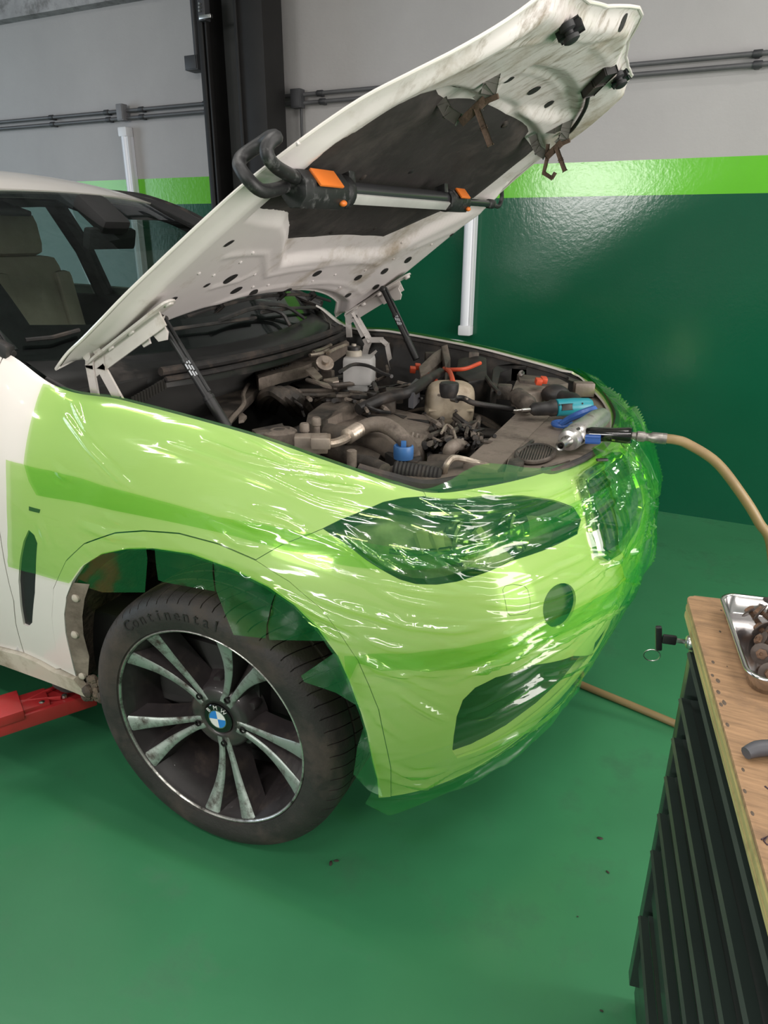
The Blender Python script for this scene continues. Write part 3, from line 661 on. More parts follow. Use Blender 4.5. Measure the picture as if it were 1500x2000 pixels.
# black pull strap by the left latch, washer hose along the seam
pl = [hood_s.px([q])[0] for q in ((1182, 105), (1160, 128), (1140, 150))]
pp = [V(hood_s.pts([q])[0])+V(hood_s.normals([q])[0])*.045 for q in pl]
sb = B()
for a_, b_ in zip(pp[:-1], pp[1:]): sb.box((a_+b_)/2, (.014, .036, (b_-a_).length*1.15), frame(b_-a_, V(hood_s.normals([pl[0]])[0])), .003)
sb.out('pull_strap', BLACKP, hood)
hw = [V(hood_s.pts([q])[0])+V(hood_s.normals([q])[0])*.045 for q in hood_s.px([(1140, 155), (1133, 185), (1110, 225), (1085, 240)])]
B().tube(hw, .006, 8, smooth=5).out('release_cable', BLACKP, hood)
hz = [V(hood_s.pts([q])[0])+V(hood_s.normals([q])[0])*.018 for q in hood_s.px([(345, 622), (400, 597), (460, 580), (520, 571), (590, 570), (640, 580)])]
B().tube(hz, .0055, 8, smooth=6).out('washer_hose', BLACKP, hood)
for (x, y) in ((415, 592), (537, 571), (600, 571)):
    q_ = hood_s.px([(x, y)])[0]; p = V(hood_s.pts([q_])[0]); n = V(hood_s.normals([q_])[0])
    B().box(p+n*.02, (.03, .018, .016), frame(n), .003).out('washer_nozzle', BLACKP, hood)
# striker brackets with rusty safety hooks
RUST = mat('rusty steel', (.13, .085, .06), .75, .3, var=.35, scale=30, dirt=(.07, .05, .04), dirt_amt=.4, dirt_scale=30, bump=.3)
GREYST = mat('grey bracket steel', (.20, .19, .175), .5, .5, var=.2, scale=20)
def bar_path(bm, pts, w, t):
    pts = [V(p) for p in pts]
    for a_, b_ in zip(pts[:-1], pts[1:]):
        d_ = b_-a_; toward = (V(CAM)-a_).normalized(); bm.box((a_+b_)/2, (t, w, d_.length+w*.35), frame(d_, toward), min(w, t)*.2)
    return bm
def striker(dx, dy, sc, yv, hook):
    q = lambda x, y, dd=0: lift(dx+(x-925)*sc, dy+(y-210)*sc, 1, yv+dd)
    br = bar_path(B(), [q(967, 128), q(960, 155), q(955, 180), q(938, 198)], .034*(sc*.5+.5), .008)
    br.out('striker_bracket', GREYST, hood)
    bar_path(B(), [q(858, 178), q(864, 200), q(875, 220), q(893, 232)], .026, .008).out('striker_bracket', GREYST, hood)
    bar_path(B(), [q(893, 160), q(905, 157), q(925, 158), q(945, 150), q(962, 132)], .012, .006).out('striker_bracket', GREYST, hood)
    st_ = bar_path(B(), [q(902, 238), q(925, 216), q(946, 196)], .020, .012); bar_path(st_, [q(908, 228), q(930, 206), q(972, 188)], .012, .010)
    bar_path(st_, [q(932, 214), q(945, 250), q(957, 282)], .014, .009); st_.out('striker_bar', RUST, hood)
    if hook:
        hk = bar_path(B(), [lift(1070, 283, 1, yv), lift(1068, 312, 1, yv), lift(1062, 338, 1, yv), lift(1078, 348, 1, yv), lift(1084, 338, 1, yv)], .012, .006)
        hk.out('safety_hook', RUST, hood)
striker(925, 210, 1.0, -.28, False)
striker(1083, 288, .62, .40, True)
# ------------------------------------------------------------------ hinges and gas struts (mirrored pair)
for s_ in (-1, 1):
    g = lambda x, y, z: V((x, s_*y, z))
    A = g(-.445, .700, 1.200); E = g(-.180, .695, 1.352); d_ = (E-A).normalized(); up = V((-d_.z, 0, d_.x))
    Mx = Matrix((d_, up, V((0, -s_, 0)))).transposed()
    hp = B(); M_ = Matrix.Translation(A) @ Matrix((d_, V((0, 1, 0))*s_, d_.cross(V((0, 1, 0))*s_))).transposed().to_4x4()
    hp.prism([(-.05, -.012), (.10, -.016), (.12, -.022), (.25, -.020)] + [(.272+.022*math.cos(a), .002+.022*math.sin(a)) for a in np.linspace(-PI/2, PI/2, 7)] + [(.25, .024), (.0, .020), (-.05, .012)], M_, .006, .001)
    hp.box(A+d_*.10+V((0, -s_*0, -.022)), (.30, .005, .045), Mx if False else Matrix((d_, V((0, 1, 0)), d_.cross(V((0, 1, 0))))).transposed(), .001)
    hinge = hp.out('hinge_leaf', HINGEW, car)
    for q_ in (.275, .13, .045):
        nrm = -(d_.cross(V((0, 1, 0)))) if d_.cross(V((0, 1, 0))).z > 0 else d_.cross(V((0, 1, 0)))
        B().lathe(A+d_*q_, nrm, [(.013, -.002), (.013, .006), (.010, .010), (.001, .010)], 12).out('hinge_bolt', HINGEW, hinge)
    lk = B()
    for pts, w_ in (([g(-.478, .705, 1.196), g(-.482, .705, 1.165), g(-.478, .705, 1.085)], .022), ([g(-.443, .700, 1.212), g(-.447, .700, 1.165), g(-.400, .700, 1.085), g(-.385, .700, 1.06)], .026)):
        for a_, b_ in zip(pts[:-1], pts[1:]): lk.box((a_+b_)/2, (w_, .007, (b_-a_).length+.008), frame(b_-a_, (1, 0, 0)), .002)
    for p in (g(-.478, .705, 1.196), g(-.443, .70, 1.21)): lk.cyl(p+V((0, .012, 0)), p-V((0, .012, 0)), .014, n=14)
    lk.out('hinge_link', HINGEW, hinge)
    # pedestrian latch bracket with its notch
    lb = B(); c0 = g(-.262, .690, 1.262); Ml = Matrix.Translation(c0) @ Matrix((d_, up, d_.cross(up))).transposed().to_4x4()
    lb.prism([(-.06, .02), (-.055, -.012), (-.03, -.014), (-.026, .004), (-.010, .004), (-.004, -.022), (.022, -.030), (.036, -.016), (.034, .012), (.05, .02)], Ml, .006*s_, .001)
    lb.out('latch_bracket', HINGEW, hinge)
    # gas strut
    b0 = g(-.128, .618, 1.033); t0 = g(-.285, .640, 1.288); dv_ = (t0-b0)
    gs = B(); gs.cyl(b0-dv_*.04, b0+dv_*.26, .0145, n=16); gs.cyl(b0+dv_*.24, b0+dv_*.27, .0158, n=16); gs.cyl(b0+dv_*.26, b0+dv_*.62, .0122, n=16); gs.cyl(b0+dv_*.60, b0+dv_*.63, .0135, n=16); gs.cyl(b0+dv_*.62, b0+dv_*.98, .0105, n=16)
    strut = gs.out('gas_strut', mat('strut black', (.02, .02, .021), .4, var=.2), car)
    side = dv_.cross(V((0, 0, 1))).normalized()*.012
    B().cyl(b0+dv_*.3+V((.012, 0, .006)), b0+dv_*1.0+V((.012, 0, .006)), .0052, n=8).out('strut_rod', mat('strut black', (.02, .02, .021), .4), strut)
    B().ball(t0, .014).cyl(t0+V((0, .02, 0)), t0-V((0, .02, 0)), .008, n=10).out('strut_ball', BLACKP, strut)
    # pale print on the strut
    pr = B(); fm = frame(dv_, V(CAM)-b0)
    for k in range(9):
        for j in range(3):
            if (k*7+j*3) % 4 == 0: continue
            a_ = b0+dv_*(.47+.015*k)+fm @ V((.0124, (j-1)*.006, 0)); pr.box(a_, (.0006, .0036, .0045), fm)
    pr.out('strut_print', mat('print pale', (.45, .47, .5), .5), strut)
# ------------------------------------------------------------------ windshield, roof, cabin
def ws_f(u, v):
    u = np.asarray(u, float); v = np.asarray(v, float); t = np.abs(u)/.75; w_ = t**2
    bx = -.545-.145*w_; bz = 1.128+.045*w_; tx = -1.27-.12*w_; tz = 1.632-.014*w_; wy = .76-.18*v
    bul = np.sin(np.clip(v, 0, 1)*PI)*.035
    return np.stack([bx+(tx-bx)*v+bul*.6, (u/.75)*wy, bz+(tz-bz)*v+bul], 1)
ws = Surf(ws_f, -.75, .75, 0, 1.0)
if ws.normals([(0, .5)])[0][0] < 0: ws.flip = -1
def glass(name, tint, rough=.02, f0=.05):
    if name in MATS: return MATS[name]
    m = bpy.data.materials.new(name); m.use_nodes = True; nt = m.node_tree; nt.nodes.remove(nt.nodes['Principled BSDF'])
    tr = nt.nodes.new('ShaderNodeBsdfTransparent'); tr.inputs[0].default_value = (*tint, 1); gl = nt.nodes.new('ShaderNodeBsdfGlossy'); gl.inputs['Roughness'].default_value = rough
    lw = nt.nodes.new('ShaderNodeLayerWeight'); lw.inputs['Blend'].default_value = .5; pw = nt.nodes.new('ShaderNodeMath'); pw.operation = 'POWER'; pw.inputs[1].default_value = 4.5; nt.links.new(lw.outputs['Facing'], pw.inputs[0])
    ma = nt.nodes.new('ShaderNodeMath'); ma.operation = 'MULTIPLY_ADD'; ma.inputs[1].default_value = .8; ma.inputs[2].default_value = f0; nt.links.new(pw.outputs[0], ma.inputs[0])
    mx = nt.nodes.new('ShaderNodeMixShader'); nt.links.new(ma.outputs[0], mx.inputs[0]); nt.links.new(tr.outputs[0], mx.inputs[1]); nt.links.new(gl.outputs[0], mx.inputs[2]); nt.links.new(mx.outputs[0], nt.nodes['Material Output'].inputs[0])
    MATS[name] = m; return m
WSG = glass('windshield glass', (.62, .70, .66))
SDG = glass('side glass', (.60, .68, .64))
rect = lambda u0, u1, v0, v1: [(u0, v0), (u1, v0), (u1, v1), (u0, v1)]
patch('windshield', ws, rect(-.745, .745, .0, .995), WSG, car, du=.05, dv=.05, edge=.04)
FRIT = mat('black glass border', (.006, .006, .007), .15)
patch('glass_border', ws, rect(-.75, .75, -.02, 1.0), FRIT, car, holes=[[(-.66, .16), (.66, .16), (.665, .93), (.3, .945), (.11, .94), (.07, .80), (-.07, .80), (-.11, .94), (-.3, .945), (-.665, .93)]], du=.05, dv=.05, edge=.03, off=-.004)
def roof_f(u, v):      # u across, v metres rearwards from the header
    u = np.asarray(u, float); v = np.asarray(v, float); t = u/.75; w_ = np.abs(t)**2.4
    kx = np.array([(0, -1.27, 1.634), (.10, -1.37, 1.668), (.25, -1.52, 1.700), (.5, -1.77, 1.728), (.8, -2.07, 1.745), (1.3, -2.57, 1.742), (1.9, -3.15, 1.64), (2.6, -3.80, 1.27)])
    p = cr(kx, v); sx = -.12*w_*np.exp(-np.maximum(v, 0)*3)
    return np.stack([p[:, 0]+sx, t*(.60+.02*np.minimum(v, 1)), p[:, 1]-.050*w_*(1-.6*np.exp(-np.maximum(v, 0)*8))], 1)
rf = Surf(roof_f, -.75, .75, 0, 2.6)
if rf.normals([(0, .8)])[0][2] < 0: rf.flip = -1
patch('roof', rf, rect(-.75, .75, 0, 2.6), WHITE, car, du=.05, dv=.05, edge=.04, thick=.03)
BEIGE = mat('beige leather', (.50, .43, .35), .55, var=.06, scale=20, bump=.1, bump_scale=90)
DARKT = mat('dark trim', (.018, .018, .019), .8, var=.2)
for s_ in (-1, 1):
    g = lambda x, y, z: V((x, s_*y, z))
    # A pillar: body colour outside, black inside
    B().tube([g(-.66, .785, 1.196), g(-.84, .762, 1.268), g(-1.02, .725, 1.415), g(-1.20, .665, 1.54), g(-1.39, .60, 1.618), g(-1.60, .612, 1.65), g(-2.0, .62, 1.672), g(-2.6, .62, 1.665), g(-3.2, .62, 1.57)], .026, 8, smooth=5, rf=lambda k: .3+.7*min(1, k*7)).out('roof_rail', BLACKP, car)
    B().tube([g(-.72, .735, 1.19), g(-.90, .715, 1.30), g(-1.06, .68, 1.42), g(-1.22, .625, 1.53), g(-1.42, .565, 1.600), g(-2.0, .585, 1.65), g(-2.6, .585, 1.645)], .040, 8, smooth=5, rf=lambda k: .25+.75*min(1, k*5)).out('pillar_trim', DARKT, car)
    # B pillar and side windows
    B().tube([g(-1.98, .80, 1.20), g(-2.02, .74, 1.42), g(-2.06, .61, 1.66)], .045, 8).out('door_pillar', DARKT, car)
    for x0, x1 in ((-.68, -1.96), (-2.06, -3.1)):
        zt = lambda x: float(np.interp(-x, [.66, .84, 1.02, 1.20, 1.39, 1.6, 2.0, 2.6, 3.2], [1.196, 1.268, 1.415, 1.54, 1.618, 1.65, 1.672, 1.665, 1.57]))
        xs = np.linspace(x0, x1, 10); vv = []
        for x in xs:
            y1 = float(np.interp(-x, [.66, .84, 1.02, 1.20, 1.39, 1.6, 2.0], [.785, .762, .725, .665, .60, .612, .62])); vv += [g(x, .80, 1.19), g(x, y1, zt(x))]
        mk('side_window', vv, [(2*i, 2*i+1, 2*i+3, 2*i+2) for i in range(9)], SDG, car)
    B().box(g(-1.9, .79, 1.05), (2.4, .05, .30), None, .02).out('door_card', DARKT, car)
    B().box(g(-.76, .792, 1.225), (.20, .03, .05), (0, .32, 0), .01).out('window_sail', BLACKP, car)
# headliner, dashboard, mirror, visors
B().box((-1.98, 0, 1.625), (1.2, 1.14, .02), (0, .02, 0)).out('headliner', DARKT, car)
dash = B().box((-.88, 0, 1.02), (.50, 1.46, .20), (0, .10, 0), .06).out('dashboard', mat('dash black', (.016, .016, .017), .6, bump=.2), car)
B().tube([V((-1.22, .38, 1.10))+V((0, math.cos(a)*.18, math.sin(a)*.17))+V((-.06*math.sin(a), 0, 0)) for a in np.linspace(0, 2*PI, 25)], .014, 8, cap=False).out('steering_wheel', DARKT, car)
B().box((-1.085, 0.01, 1.475), (.035, .25, .075), (0, .25, .1), .015).out('rear_view_mirror', DARKT, car)
B().box((-1.10, 0.0, 1.555), (.16, .13, .06), (0, .65, 0), .02).out('sensor_housing', DARKT, car)
for y in (-.33, .33): B().box((-1.36, y, 1.575), (.17, .36, .02), (0, .25, 0), .008).out('sun_visor', DARKT, car)
for y in (-.38, .38):
    sb = B(); sb.box((-2.02, y, 1.12), (.14, .50, .56), (0, -.20, 0), .06, (.9, .78)); seat = sb.out('seat_back', BEIGE, car)
    B().box((-2.10, y, 1.485), (.12, .29, .20), (0, -.15, 0), .055).out('headrest', BEIGE, seat)
    for dy in (-.15, .15): B().box((-1.945, y+dy*1.15, 1.10), (.05, .09, .46), (0, -.20, 0), .03).out('seat_bolster', BEIGE, seat)
    B().box((-1.70, y, .84), (.52, .50, .14), (0, .08, 0), .05).out('seat_cushion', BEIGE, seat)
B().box((-2.9, 0, 1.12), (.14, 1.40, .50), (0, -.25, 0), .05).out('rear_seat', BEIGE, car)
B().box((-2.2, 0, .62), (2.8, 1.6, .2)).out('cabin_floor', DARKT, car)
# cowl panel, rubber seal and wipers
def wpt(px, d=0.0): q_ = ws.px([px])[0]; return V(ws.pts([q_])[0])+V(ws.normals([q_])[0])*d
cw = []; NC = 17
for i in range(NC):
    t = -1+2*i/(NC-1); y = .74*t; w_ = t*t
    cw += [(-.60-.15*w_, y, 1.150+.045*w_), (-.50-.155*w_, y, 1.122+.035*w_), (-.43-.165*w_, y, 1.108+.02*w_), (-.425-.165*w_, y, 1.055+.02*w_)]
mk('cowl_panel', cw, [(4*i+j, 4*i+j+1, 4*i+5+j, 4*i+4+j) for i in range(NC-1) for j in range(3)], mat('cowl black', (.012, .012, .012), .35, var=.3, scale=12, dirt=(.05, .04, .035), dirt_amt=.2), car)
sl = [V((-.428-.165*y*y, y, 1.112+.02*y*y)) for y in np.linspace(-.47, .68, 16)]
B().tube(sl, .013, 8).out('cowl_seal', RUBBER, car)
B().tube([p+V((.016, 0, -.022)) for p in sl], .009, 6).out('cowl_seal_lip', RUBBER, car)
GR = mat('cowl slat', (.03, .028, .025), .6)
for k in range(12):
    p = lift(260+5.6*k, 785-3.2*k, 1, -.60+.012*k); B().box(p, (.004, .012, .03), (0, 0, .3)).out('cowl_slat', GR, car)
B().tube([wpt((330, 652), .02), wpt((410, 642), .024), wpt((494, 628), .02)], .006, 6).out('wiper_blade', BLACKP, car)
B().tube([wpt((420, 640), .035), wpt((490, 616), .04), wpt((540, 622), .03), wpt((572, 655), .02)], .008, 6, smooth=3).out('wiper_arm', BLACKP, car)
B().tube([wpt((505, 618), .02), wpt((560, 610), .022), wpt((612, 606), .02)], .007, 6).out('wiper_blade', BLACKP, car)
B().tube([wpt((500, 606), .03), wpt((545, 612), .04), wpt((600, 640), .02)], .008, 6, smooth=3).out('wiper_arm', BLACKP, car)
B().tube([wpt((48, 672), .015), wpt((100, 668), .018), wpt((152, 652), .015)], .006, 6).out('wiper_blade', BLACKP, car)
# ------------------------------------------------------------------ engine bay
def L(x, y, z, ylim=.655):
    """pixel at height z; what would come out beyond the far inner fender leans against it instead"""
    p = lift(x, y, 2, z)
    return p if p.y < ylim or p.x > .45 else lift(x, y, 1, ylim)
for s_ in (-1, 1):
    us = np.arange(door_gap[-1][0]+.1, 4.80, .06); T_ = cr(KT, us); vv = []
    for (x, y, z) in T_:
        y = abs(y)-(.014 if s_ > 0 else 0); z = z-(.006 if s_ > 0 else 0); vv += [(x, s_*(y-.001), z-.002), (x, s_*(y-.004), z-.014), (x, s_*(y-.034), z-.018), (x, s_*(y-.044), z-.055), (x, s_*(y-.075), z-.11), (x, s_*(y-.09), .62)]
    n = len(us); mk('inner_fender', vv, [(6*i+j, 6*i+j+1, 6*i+7+j, 6*i+6+j) for i in range(n-1) for j in range(5)], BLACKP, car)
    B().tube([V((x, s_*(abs(y)-(.020 if s_ < 0 else .040)), z-(.012 if s_ < 0 else .020))) for x, y, z in T_], .009, 8).out('fender_seal', RUBBER, car)
def slab_px(name, pts, z, h, m, parent=car, bevel=.003, dz=None):
    """an upright-sided piece whose top outline is seen at the given pixels, at height z"""
    P0 = [L(x, y, z+(dz(i) if dz else 0)) for i, (x, y) in enumerate(pts)]
    c = sum(P0, V())/len(P0); bm = B(); a_ = [bm.bm.verts.new(p) for p in P0]; b_ = [bm.bm.verts.new(p-V((0, 0, h))) for p in P0]
    fs = [bm.bm.faces.new(a_), bm.bm.faces.new(b_[::-1])]
    for k in range(len(a_)): fs.append(bm.bm.faces.new((a_[k], b_[k], b_[(k+1) % len(a_)], a_[(k+1) % len(a_)])))
    if bevel: bmesh.ops.bevel(bm.bm, geom=list(fs[0].edges), offset=bevel, segments=2, affect='EDGES', profile=.6)
    return bm.out(name, m, parent, sharp=35)
def cable(name, pts, r, m, z, parent=car, n=8, sm=5):
    return B().tube([L(x, y, (z if not hasattr(z, '__len__') else z[i])) for i, (x, y) in enumerate(pts)], r, n, smooth=sm).out(name, m, parent)
eng = B(); eng.box((.06, -.06, .78), (.72, .62, .20), None, .03); engine = eng.out('engine_block', mat('dirty engine', (.04, .034, .03), .7, var=.5, scale=15, dirt=(.09, .07, .055), dirt_amt=.5, bump=.4, bump_scale=30), car)
cover = slab_px('engine_cover', [(640, 822), (652, 808), (674, 800), (708, 795), (756, 793), (828, 809), (860, 820), (848, 834), (838, 846), (828, 868), (806, 876), (794, 850), (756, 831), (708, 830), (664, 838)], .945, .12, DUSTB, bevel=.012)
for pts in ([(770, 808), (795, 812), (788, 817)], [(795, 817), (842, 821), (838, 826)], [(705, 809), (745, 812), (792, 838), (770, 836), (735, 822)]): slab_px('cover_slot', pts, .9475, .012, BLACKP, cover, .001)
for k in range(3): B().tube([L(806+k*9, 846+k*2, .952), L(802+k*9, 866, .93)], .006, 6).out('cover_rib', DUSTB, cover)
slab_px('intake_manifold', [(596, 824), (600, 806), (628, 786), (676, 772), (704, 780), (690, 790), (650, 800), (615, 830)], .99, .10, DUSTP, bevel=.012)
slab_px('manifold_rail', [(606, 830), (640, 806), (700, 786), (706, 790), (650, 812), (612, 836)], .975, .05, DUSTB, bevel=.004)
for k in range(3): cable('intake_runner', [(505+14*k, 800), (514+14*k, 775), (534+14*k, 765), (556+14*k, 780), (575+16*k, 805)], .020, DUSTP, [.88, .97, 1.0, .98, .90])
# air-conditioning block with its two service ports
p = L(608, 866, .985); acb = B().box(p, (.085, .045, .045), (0, 0, .5), .004).out('ac_valve_block', ALU, car)
B().box(p+V((.035, -.01, .012)), (.05, .05, .03), (0, 0, .5), .004).out('valve_block_top', ALU, acb)
for (x, y) in ((595, 845), (618, 833)):
    q_ = L(x, y, 1.0); B().lathe(q_, (0, 0, 1), [(.010, -.05), (.010, .002), (.013, .004), (.013, .022), (.010, .026)], 14).out('service_port', DUSTB, acb)
cable('ac_pipe', [(628, 866), (648, 866), (668, 860), (684, 850)], .012, ALU, .985)
bl = []
pa, pb = L(676, 854, .985), L(702, 838, .99); d_ = pb-pa
bw = B(); bw.lathe(pa, d_, [(.012, 0)]+[(.022 if k % 2 else .017, d_.length*k/10) for k in range(1, 10)]+[(.018, d_.length)], 16); bw.out('pipe_bellows', ALU, car)
cable('ac_hose', [(700, 840), (724, 830), (750, 830), (775, 845), (795, 866), (806, 890)], .022, DUSTB, [.985, 1.0, 1.005, .995, .97, .93], n=12)
cable('coolant_hose', [(640, 846), (670, 852), (710, 858), (745, 868), (778, 890)], .030, DUSTP, [.95, .95, .945, .94, .92], n=12)
cable('intake_pipe', [(590, 850), (640, 872), (690, 890), (745, 905)], .034, DUSTP, [.90, .90, .90, .89], n=12)
# washer filler with a blue cap
slab_px('filler_base', [(752, 884), (770, 876), (815, 884), (824, 893), (815, 902), (770, 896)], .935, .03, BLACKP, bevel=.003)
p = L(788, 888, .945); BLUEC = mat('blue cap plastic', (.05, .16, .40), .4, var=.15)
fc = B().lathe(p, (0, 0, 1), [(.026, -.01), (.027, .0), (.027, .022), (.025, .026), (.022, .026), (.021, .020), (.001, .020)], 24).out('filler_cap', BLUEC, car)
B().box(p+V((0, .0, .028)), (.014, .008, .02), (0, 0, .4), .002).out('cap_tab', BLUEC, fc)
p = L(545, 842, 1.0); sd = B().lathe(p, (0, 0, 1), [(.05, -.03), (.048, .0), (.042, .004), (.036, .001), (.030, .004), (.016, .006), (.014, .0), (.001, .0)], 28).out('strut_top_mount', DUSTB, car)
slab_px('tower_plate', [(492, 838), (552, 826), (553, 832), (566, 832), (566, 838), (500, 846)], 1.005, .02, DUSTP, bevel=.002)
p = L(687, 889, .965); B().lathe(p, (0, 0, 1), [(.013, -.03), (.013, .012), (.010, .014)], 10).out('bleed_cap', DUSTB, car)
cable('air_duct', [(690, 900), (720, 905), (752, 920)], .020, DUSTP, .94, n=10)
ra, rb = L(768, 918, .935), L(862, 932, .925); d_ = rb-ra
B().lathe(ra, d_, [(.016, 0)]+[((.026 if k % 2 else .023), d_.length*(.02+.96*k/24)) for k in range(24)]+[(.018, d_.length)], 14).out('ribbed_hose', RUBBER, car)
cable('metal_pipe', [(866, 930), (872, 908), (884, 895), (905, 897), (935, 905), (955, 912), (964, 924)], .0085, ALU, [.92, .955, .965, .955, .945, .94, .90])
cable('radiator_hose', [(842, 905), (880, 905), (910, 915), (925, 925)], .026, DUSTP, [.90, .91, .91, .9], n=12)
cable('curved_hose', [(876, 898), (878, 878), (892, 869), (908, 873)], .018, DUSTB, [.90, .945, .95, .91], n=12)
# coolant expansion tank
p = L(878, 790, .955); TANK = mat('aged translucent plastic', (.42, .35, .26), .5, var=.15, scale=9, dirt=(.20, .14, .09), dirt_amt=.4, dirt_scale=6)
tk = B(); tk.ball((0, 0, 0), 1.0, n=28)
Rz = Matrix.Rotation(.45, 3, 'Z')
for v in tk.bm.verts:
    q = [math.copysign(abs(x)**.5, x) for x in v.co]; lob = 1+.05*math.cos(4*math.atan2(q[1], q[0]))
    v.co = p + Rz @ V((q[0]*.088*lob*.92, q[1]*.080*lob*.92, q[2]*.078))
tank = tk.out('expansion_tank', TANK, car)
B().box(p+V((0, 0, -.006)), (.150, .136, .007), (0, 0, .45), .003).out('tank_seam', TANK, tank)
for a in (-.5, 1.07): B().tube([p+Matrix.Rotation(.45, 3, 'Z') @ V((math.sin(a)*q, math.cos(a)*q, .073*(1-(q/.09)**4)+.002)) for q in np.linspace(-.078, .078, 9)], .003, 5).out('tank_rib', TANK, tank)
pc = L(877, 757, 1.045)
tcap = B().lathe(pc, (0, 0, 1), [(.024, -.03), (.030, -.012)]+[(.031, .0), (.031, .012), (.027, .016), (.001, .016)], 12).out('tank_cap', BLACKP, tank)
cable('overflow_hose', [(890, 778), (905, 778), (925, 787), (960, 793), (1004, 800)], .0095, BLACKP, [1.0, 1.0, .99, .975, .955], n=10)
q_ = L(888, 779, .998); B().lathe(q_, (1, -.4, 0), [(.012, -.01), (.012, .012)], 12).out('hose_clamp', STEEL, tank)
# brake-fluid reservoir
p = L(702, 722, 1.06); RES = mat('grey white reservoir', (.42, .41, .40), .45, var=.1, scale=12)
rb_ = B(); rb_.box(p, (.10, .10, .095), (0, 0, .3), .014); res = rb_.out('brake_reservoir', RES, car)
B().box(p+V((-.0, .0, -.055)), (.075, .08, .03), (0, 0, .3), .01).out('reservoir_foot', RES, res)
B().lathe(p+V((-.015, -.01, .045)), (0, 0, 1), [(.027, 0), (.027, .018), (.022, .022), (.022, .03), (.008, .032), (.008, .042)], 18).out('reservoir_cap', mat('cap cream', (.40, .36, .30), .5), res)
B().lathe(p+V((-.015, -.01, .066)), (0, 0, 1), [(.0225, 0), (.0225, .012), (.019, .014)], 18).out('cap_band', BLACKP, res)
cable('reservoir_cable', [(664, 726), (690, 712), (720, 715), (745, 728), (765, 735)], .006, BLACKP, 1.09)
# hinge anchor behind it
def strip(name, pts, w, t, yv, m, parent=car): return bar_path(B(), [lift(x, y, 1, yv) for x, y in pts], w, t).out(name, m, parent)
strip('hinge_anchor', [(692, 611), (704, 632), (716, 652), (723, 666)], .024, .008, .70, HINGEW)
strip('hinge_anchor', [(718, 664), (746, 664), (756, 673), (761, 700), (766, 718), (786, 722)], .020, .008, .70, HINGEW)
strip('hinge_anchor', [(722, 664), (716, 678), (712, 694), (722, 712), (750, 732)], .026, .008, .70, HINGEW)
strip('hinge_anchor', [(730, 690), (742, 706), (762, 716)], .034, .006, .705, HINGEW)
# red-orange jump leads and orange plugs
RED = mat('orange red cable', (.55, .075, .03), .45, var=.15)
cable('power_cable', [(866, 722), (885, 722), (910, 720), (938, 709)], .0075, RED, [1.03, 1.035, 1.04, 1.05])
cable('power_cable', [(868, 720), (878, 726), (883, 738), (885, 750)], .0085, RED, [1.035, 1.04, 1.04, 1.03])
cable('power_cable', [(838, 732), (846, 738), (852, 745)], .008, RED, 1.02)
for (x, y) in ((806, 722), (816, 716), (1062, 742), (1052, 745)): B().box(L(x, y, 1.02), (.022, .03, .02), (.2, .1, .5), .004).out('orange_plug', RED, car)
slab_px('relay_box', [(800, 752), (812, 738), (822, 742), (820, 756), (808, 768), (798, 766)], 1.02, .05, mat('grey relay', (.09, .09, .10), .5), bevel=.003)
# bulkhead channel, brace bars and brackets
chn = slab_px('bulkhead_channel', [(498, 724), (540, 712), (596, 700), (650, 678), (676, 662), (682, 668), (650, 690), (596, 716), (545, 727), (505, 740)], 1.035, .04, DUSTB, bevel=.004)
for k in range(6): B().box(L(532+7*k, 722-2.0*k, 1.037), (.006, .022, .006), (0, 0, .5)).out('channel_slot', BLACKP, chn)
slab_px('bulkhead_shield', [(400, 740), (500, 722), (512, 745), (492, 770), (470, 790), (440, 820), (420, 800)], .985, .03, DUSTP, bevel=.006)
cable('shield_seam', [(500, 728), (484, 752), (475, 770), (476, 790), (455, 815), (446, 828)], .007, DUSTB, .995)
slab_px('shield_tab', [(466, 808), (474, 806), (482, 812), (476, 820), (466, 822)], .985, .008, DUSTB, bevel=.001)
for (pts, z) in (([(580, 764), (640, 763), (715, 757)], .99), ([(585, 772), (650, 771), (720, 768)], .985), ([(600, 742), (640, 752), (680, 750), (725, 747), (735, 760)], 1.02)): cable('brace_bar', pts, .008, DUSTP, z)
slab_px('ecu_cover', [(560, 742), (600, 720), (660, 742), (720, 748), (720, 790), (640, 790)], .955, .06, BLACKP, bevel=.006)
for k, (pts, z) in enumerate([([(596, 722), (612, 716), (630, 735), (618, 742)], 1.03), ([(610, 740), (640, 748), (648, 755), (632, 752)], 1.03), ([(632, 740), (660, 736), (662, 744), (650, 746)], 1.03)]): slab_px('steel_tab', pts, z, .008, ALU, bevel=.001)
p = L(634, 712, 1.03); B().lathe(p, (.5, -.5, .7), [(.034, 0), (.034, .012), (.028, .014), (.014, .014), (.014, .03), (.001, .03)], 22).out('brake_booster_flange', ALU, car)
for a in ([(612, 688), (630, 682), (646, 674)], [(640, 690), (655, 682), (676, 674)], [(605, 694), (628, 690), (642, 684)]): cable('brake_line', a, .008, ALU, 1.06)
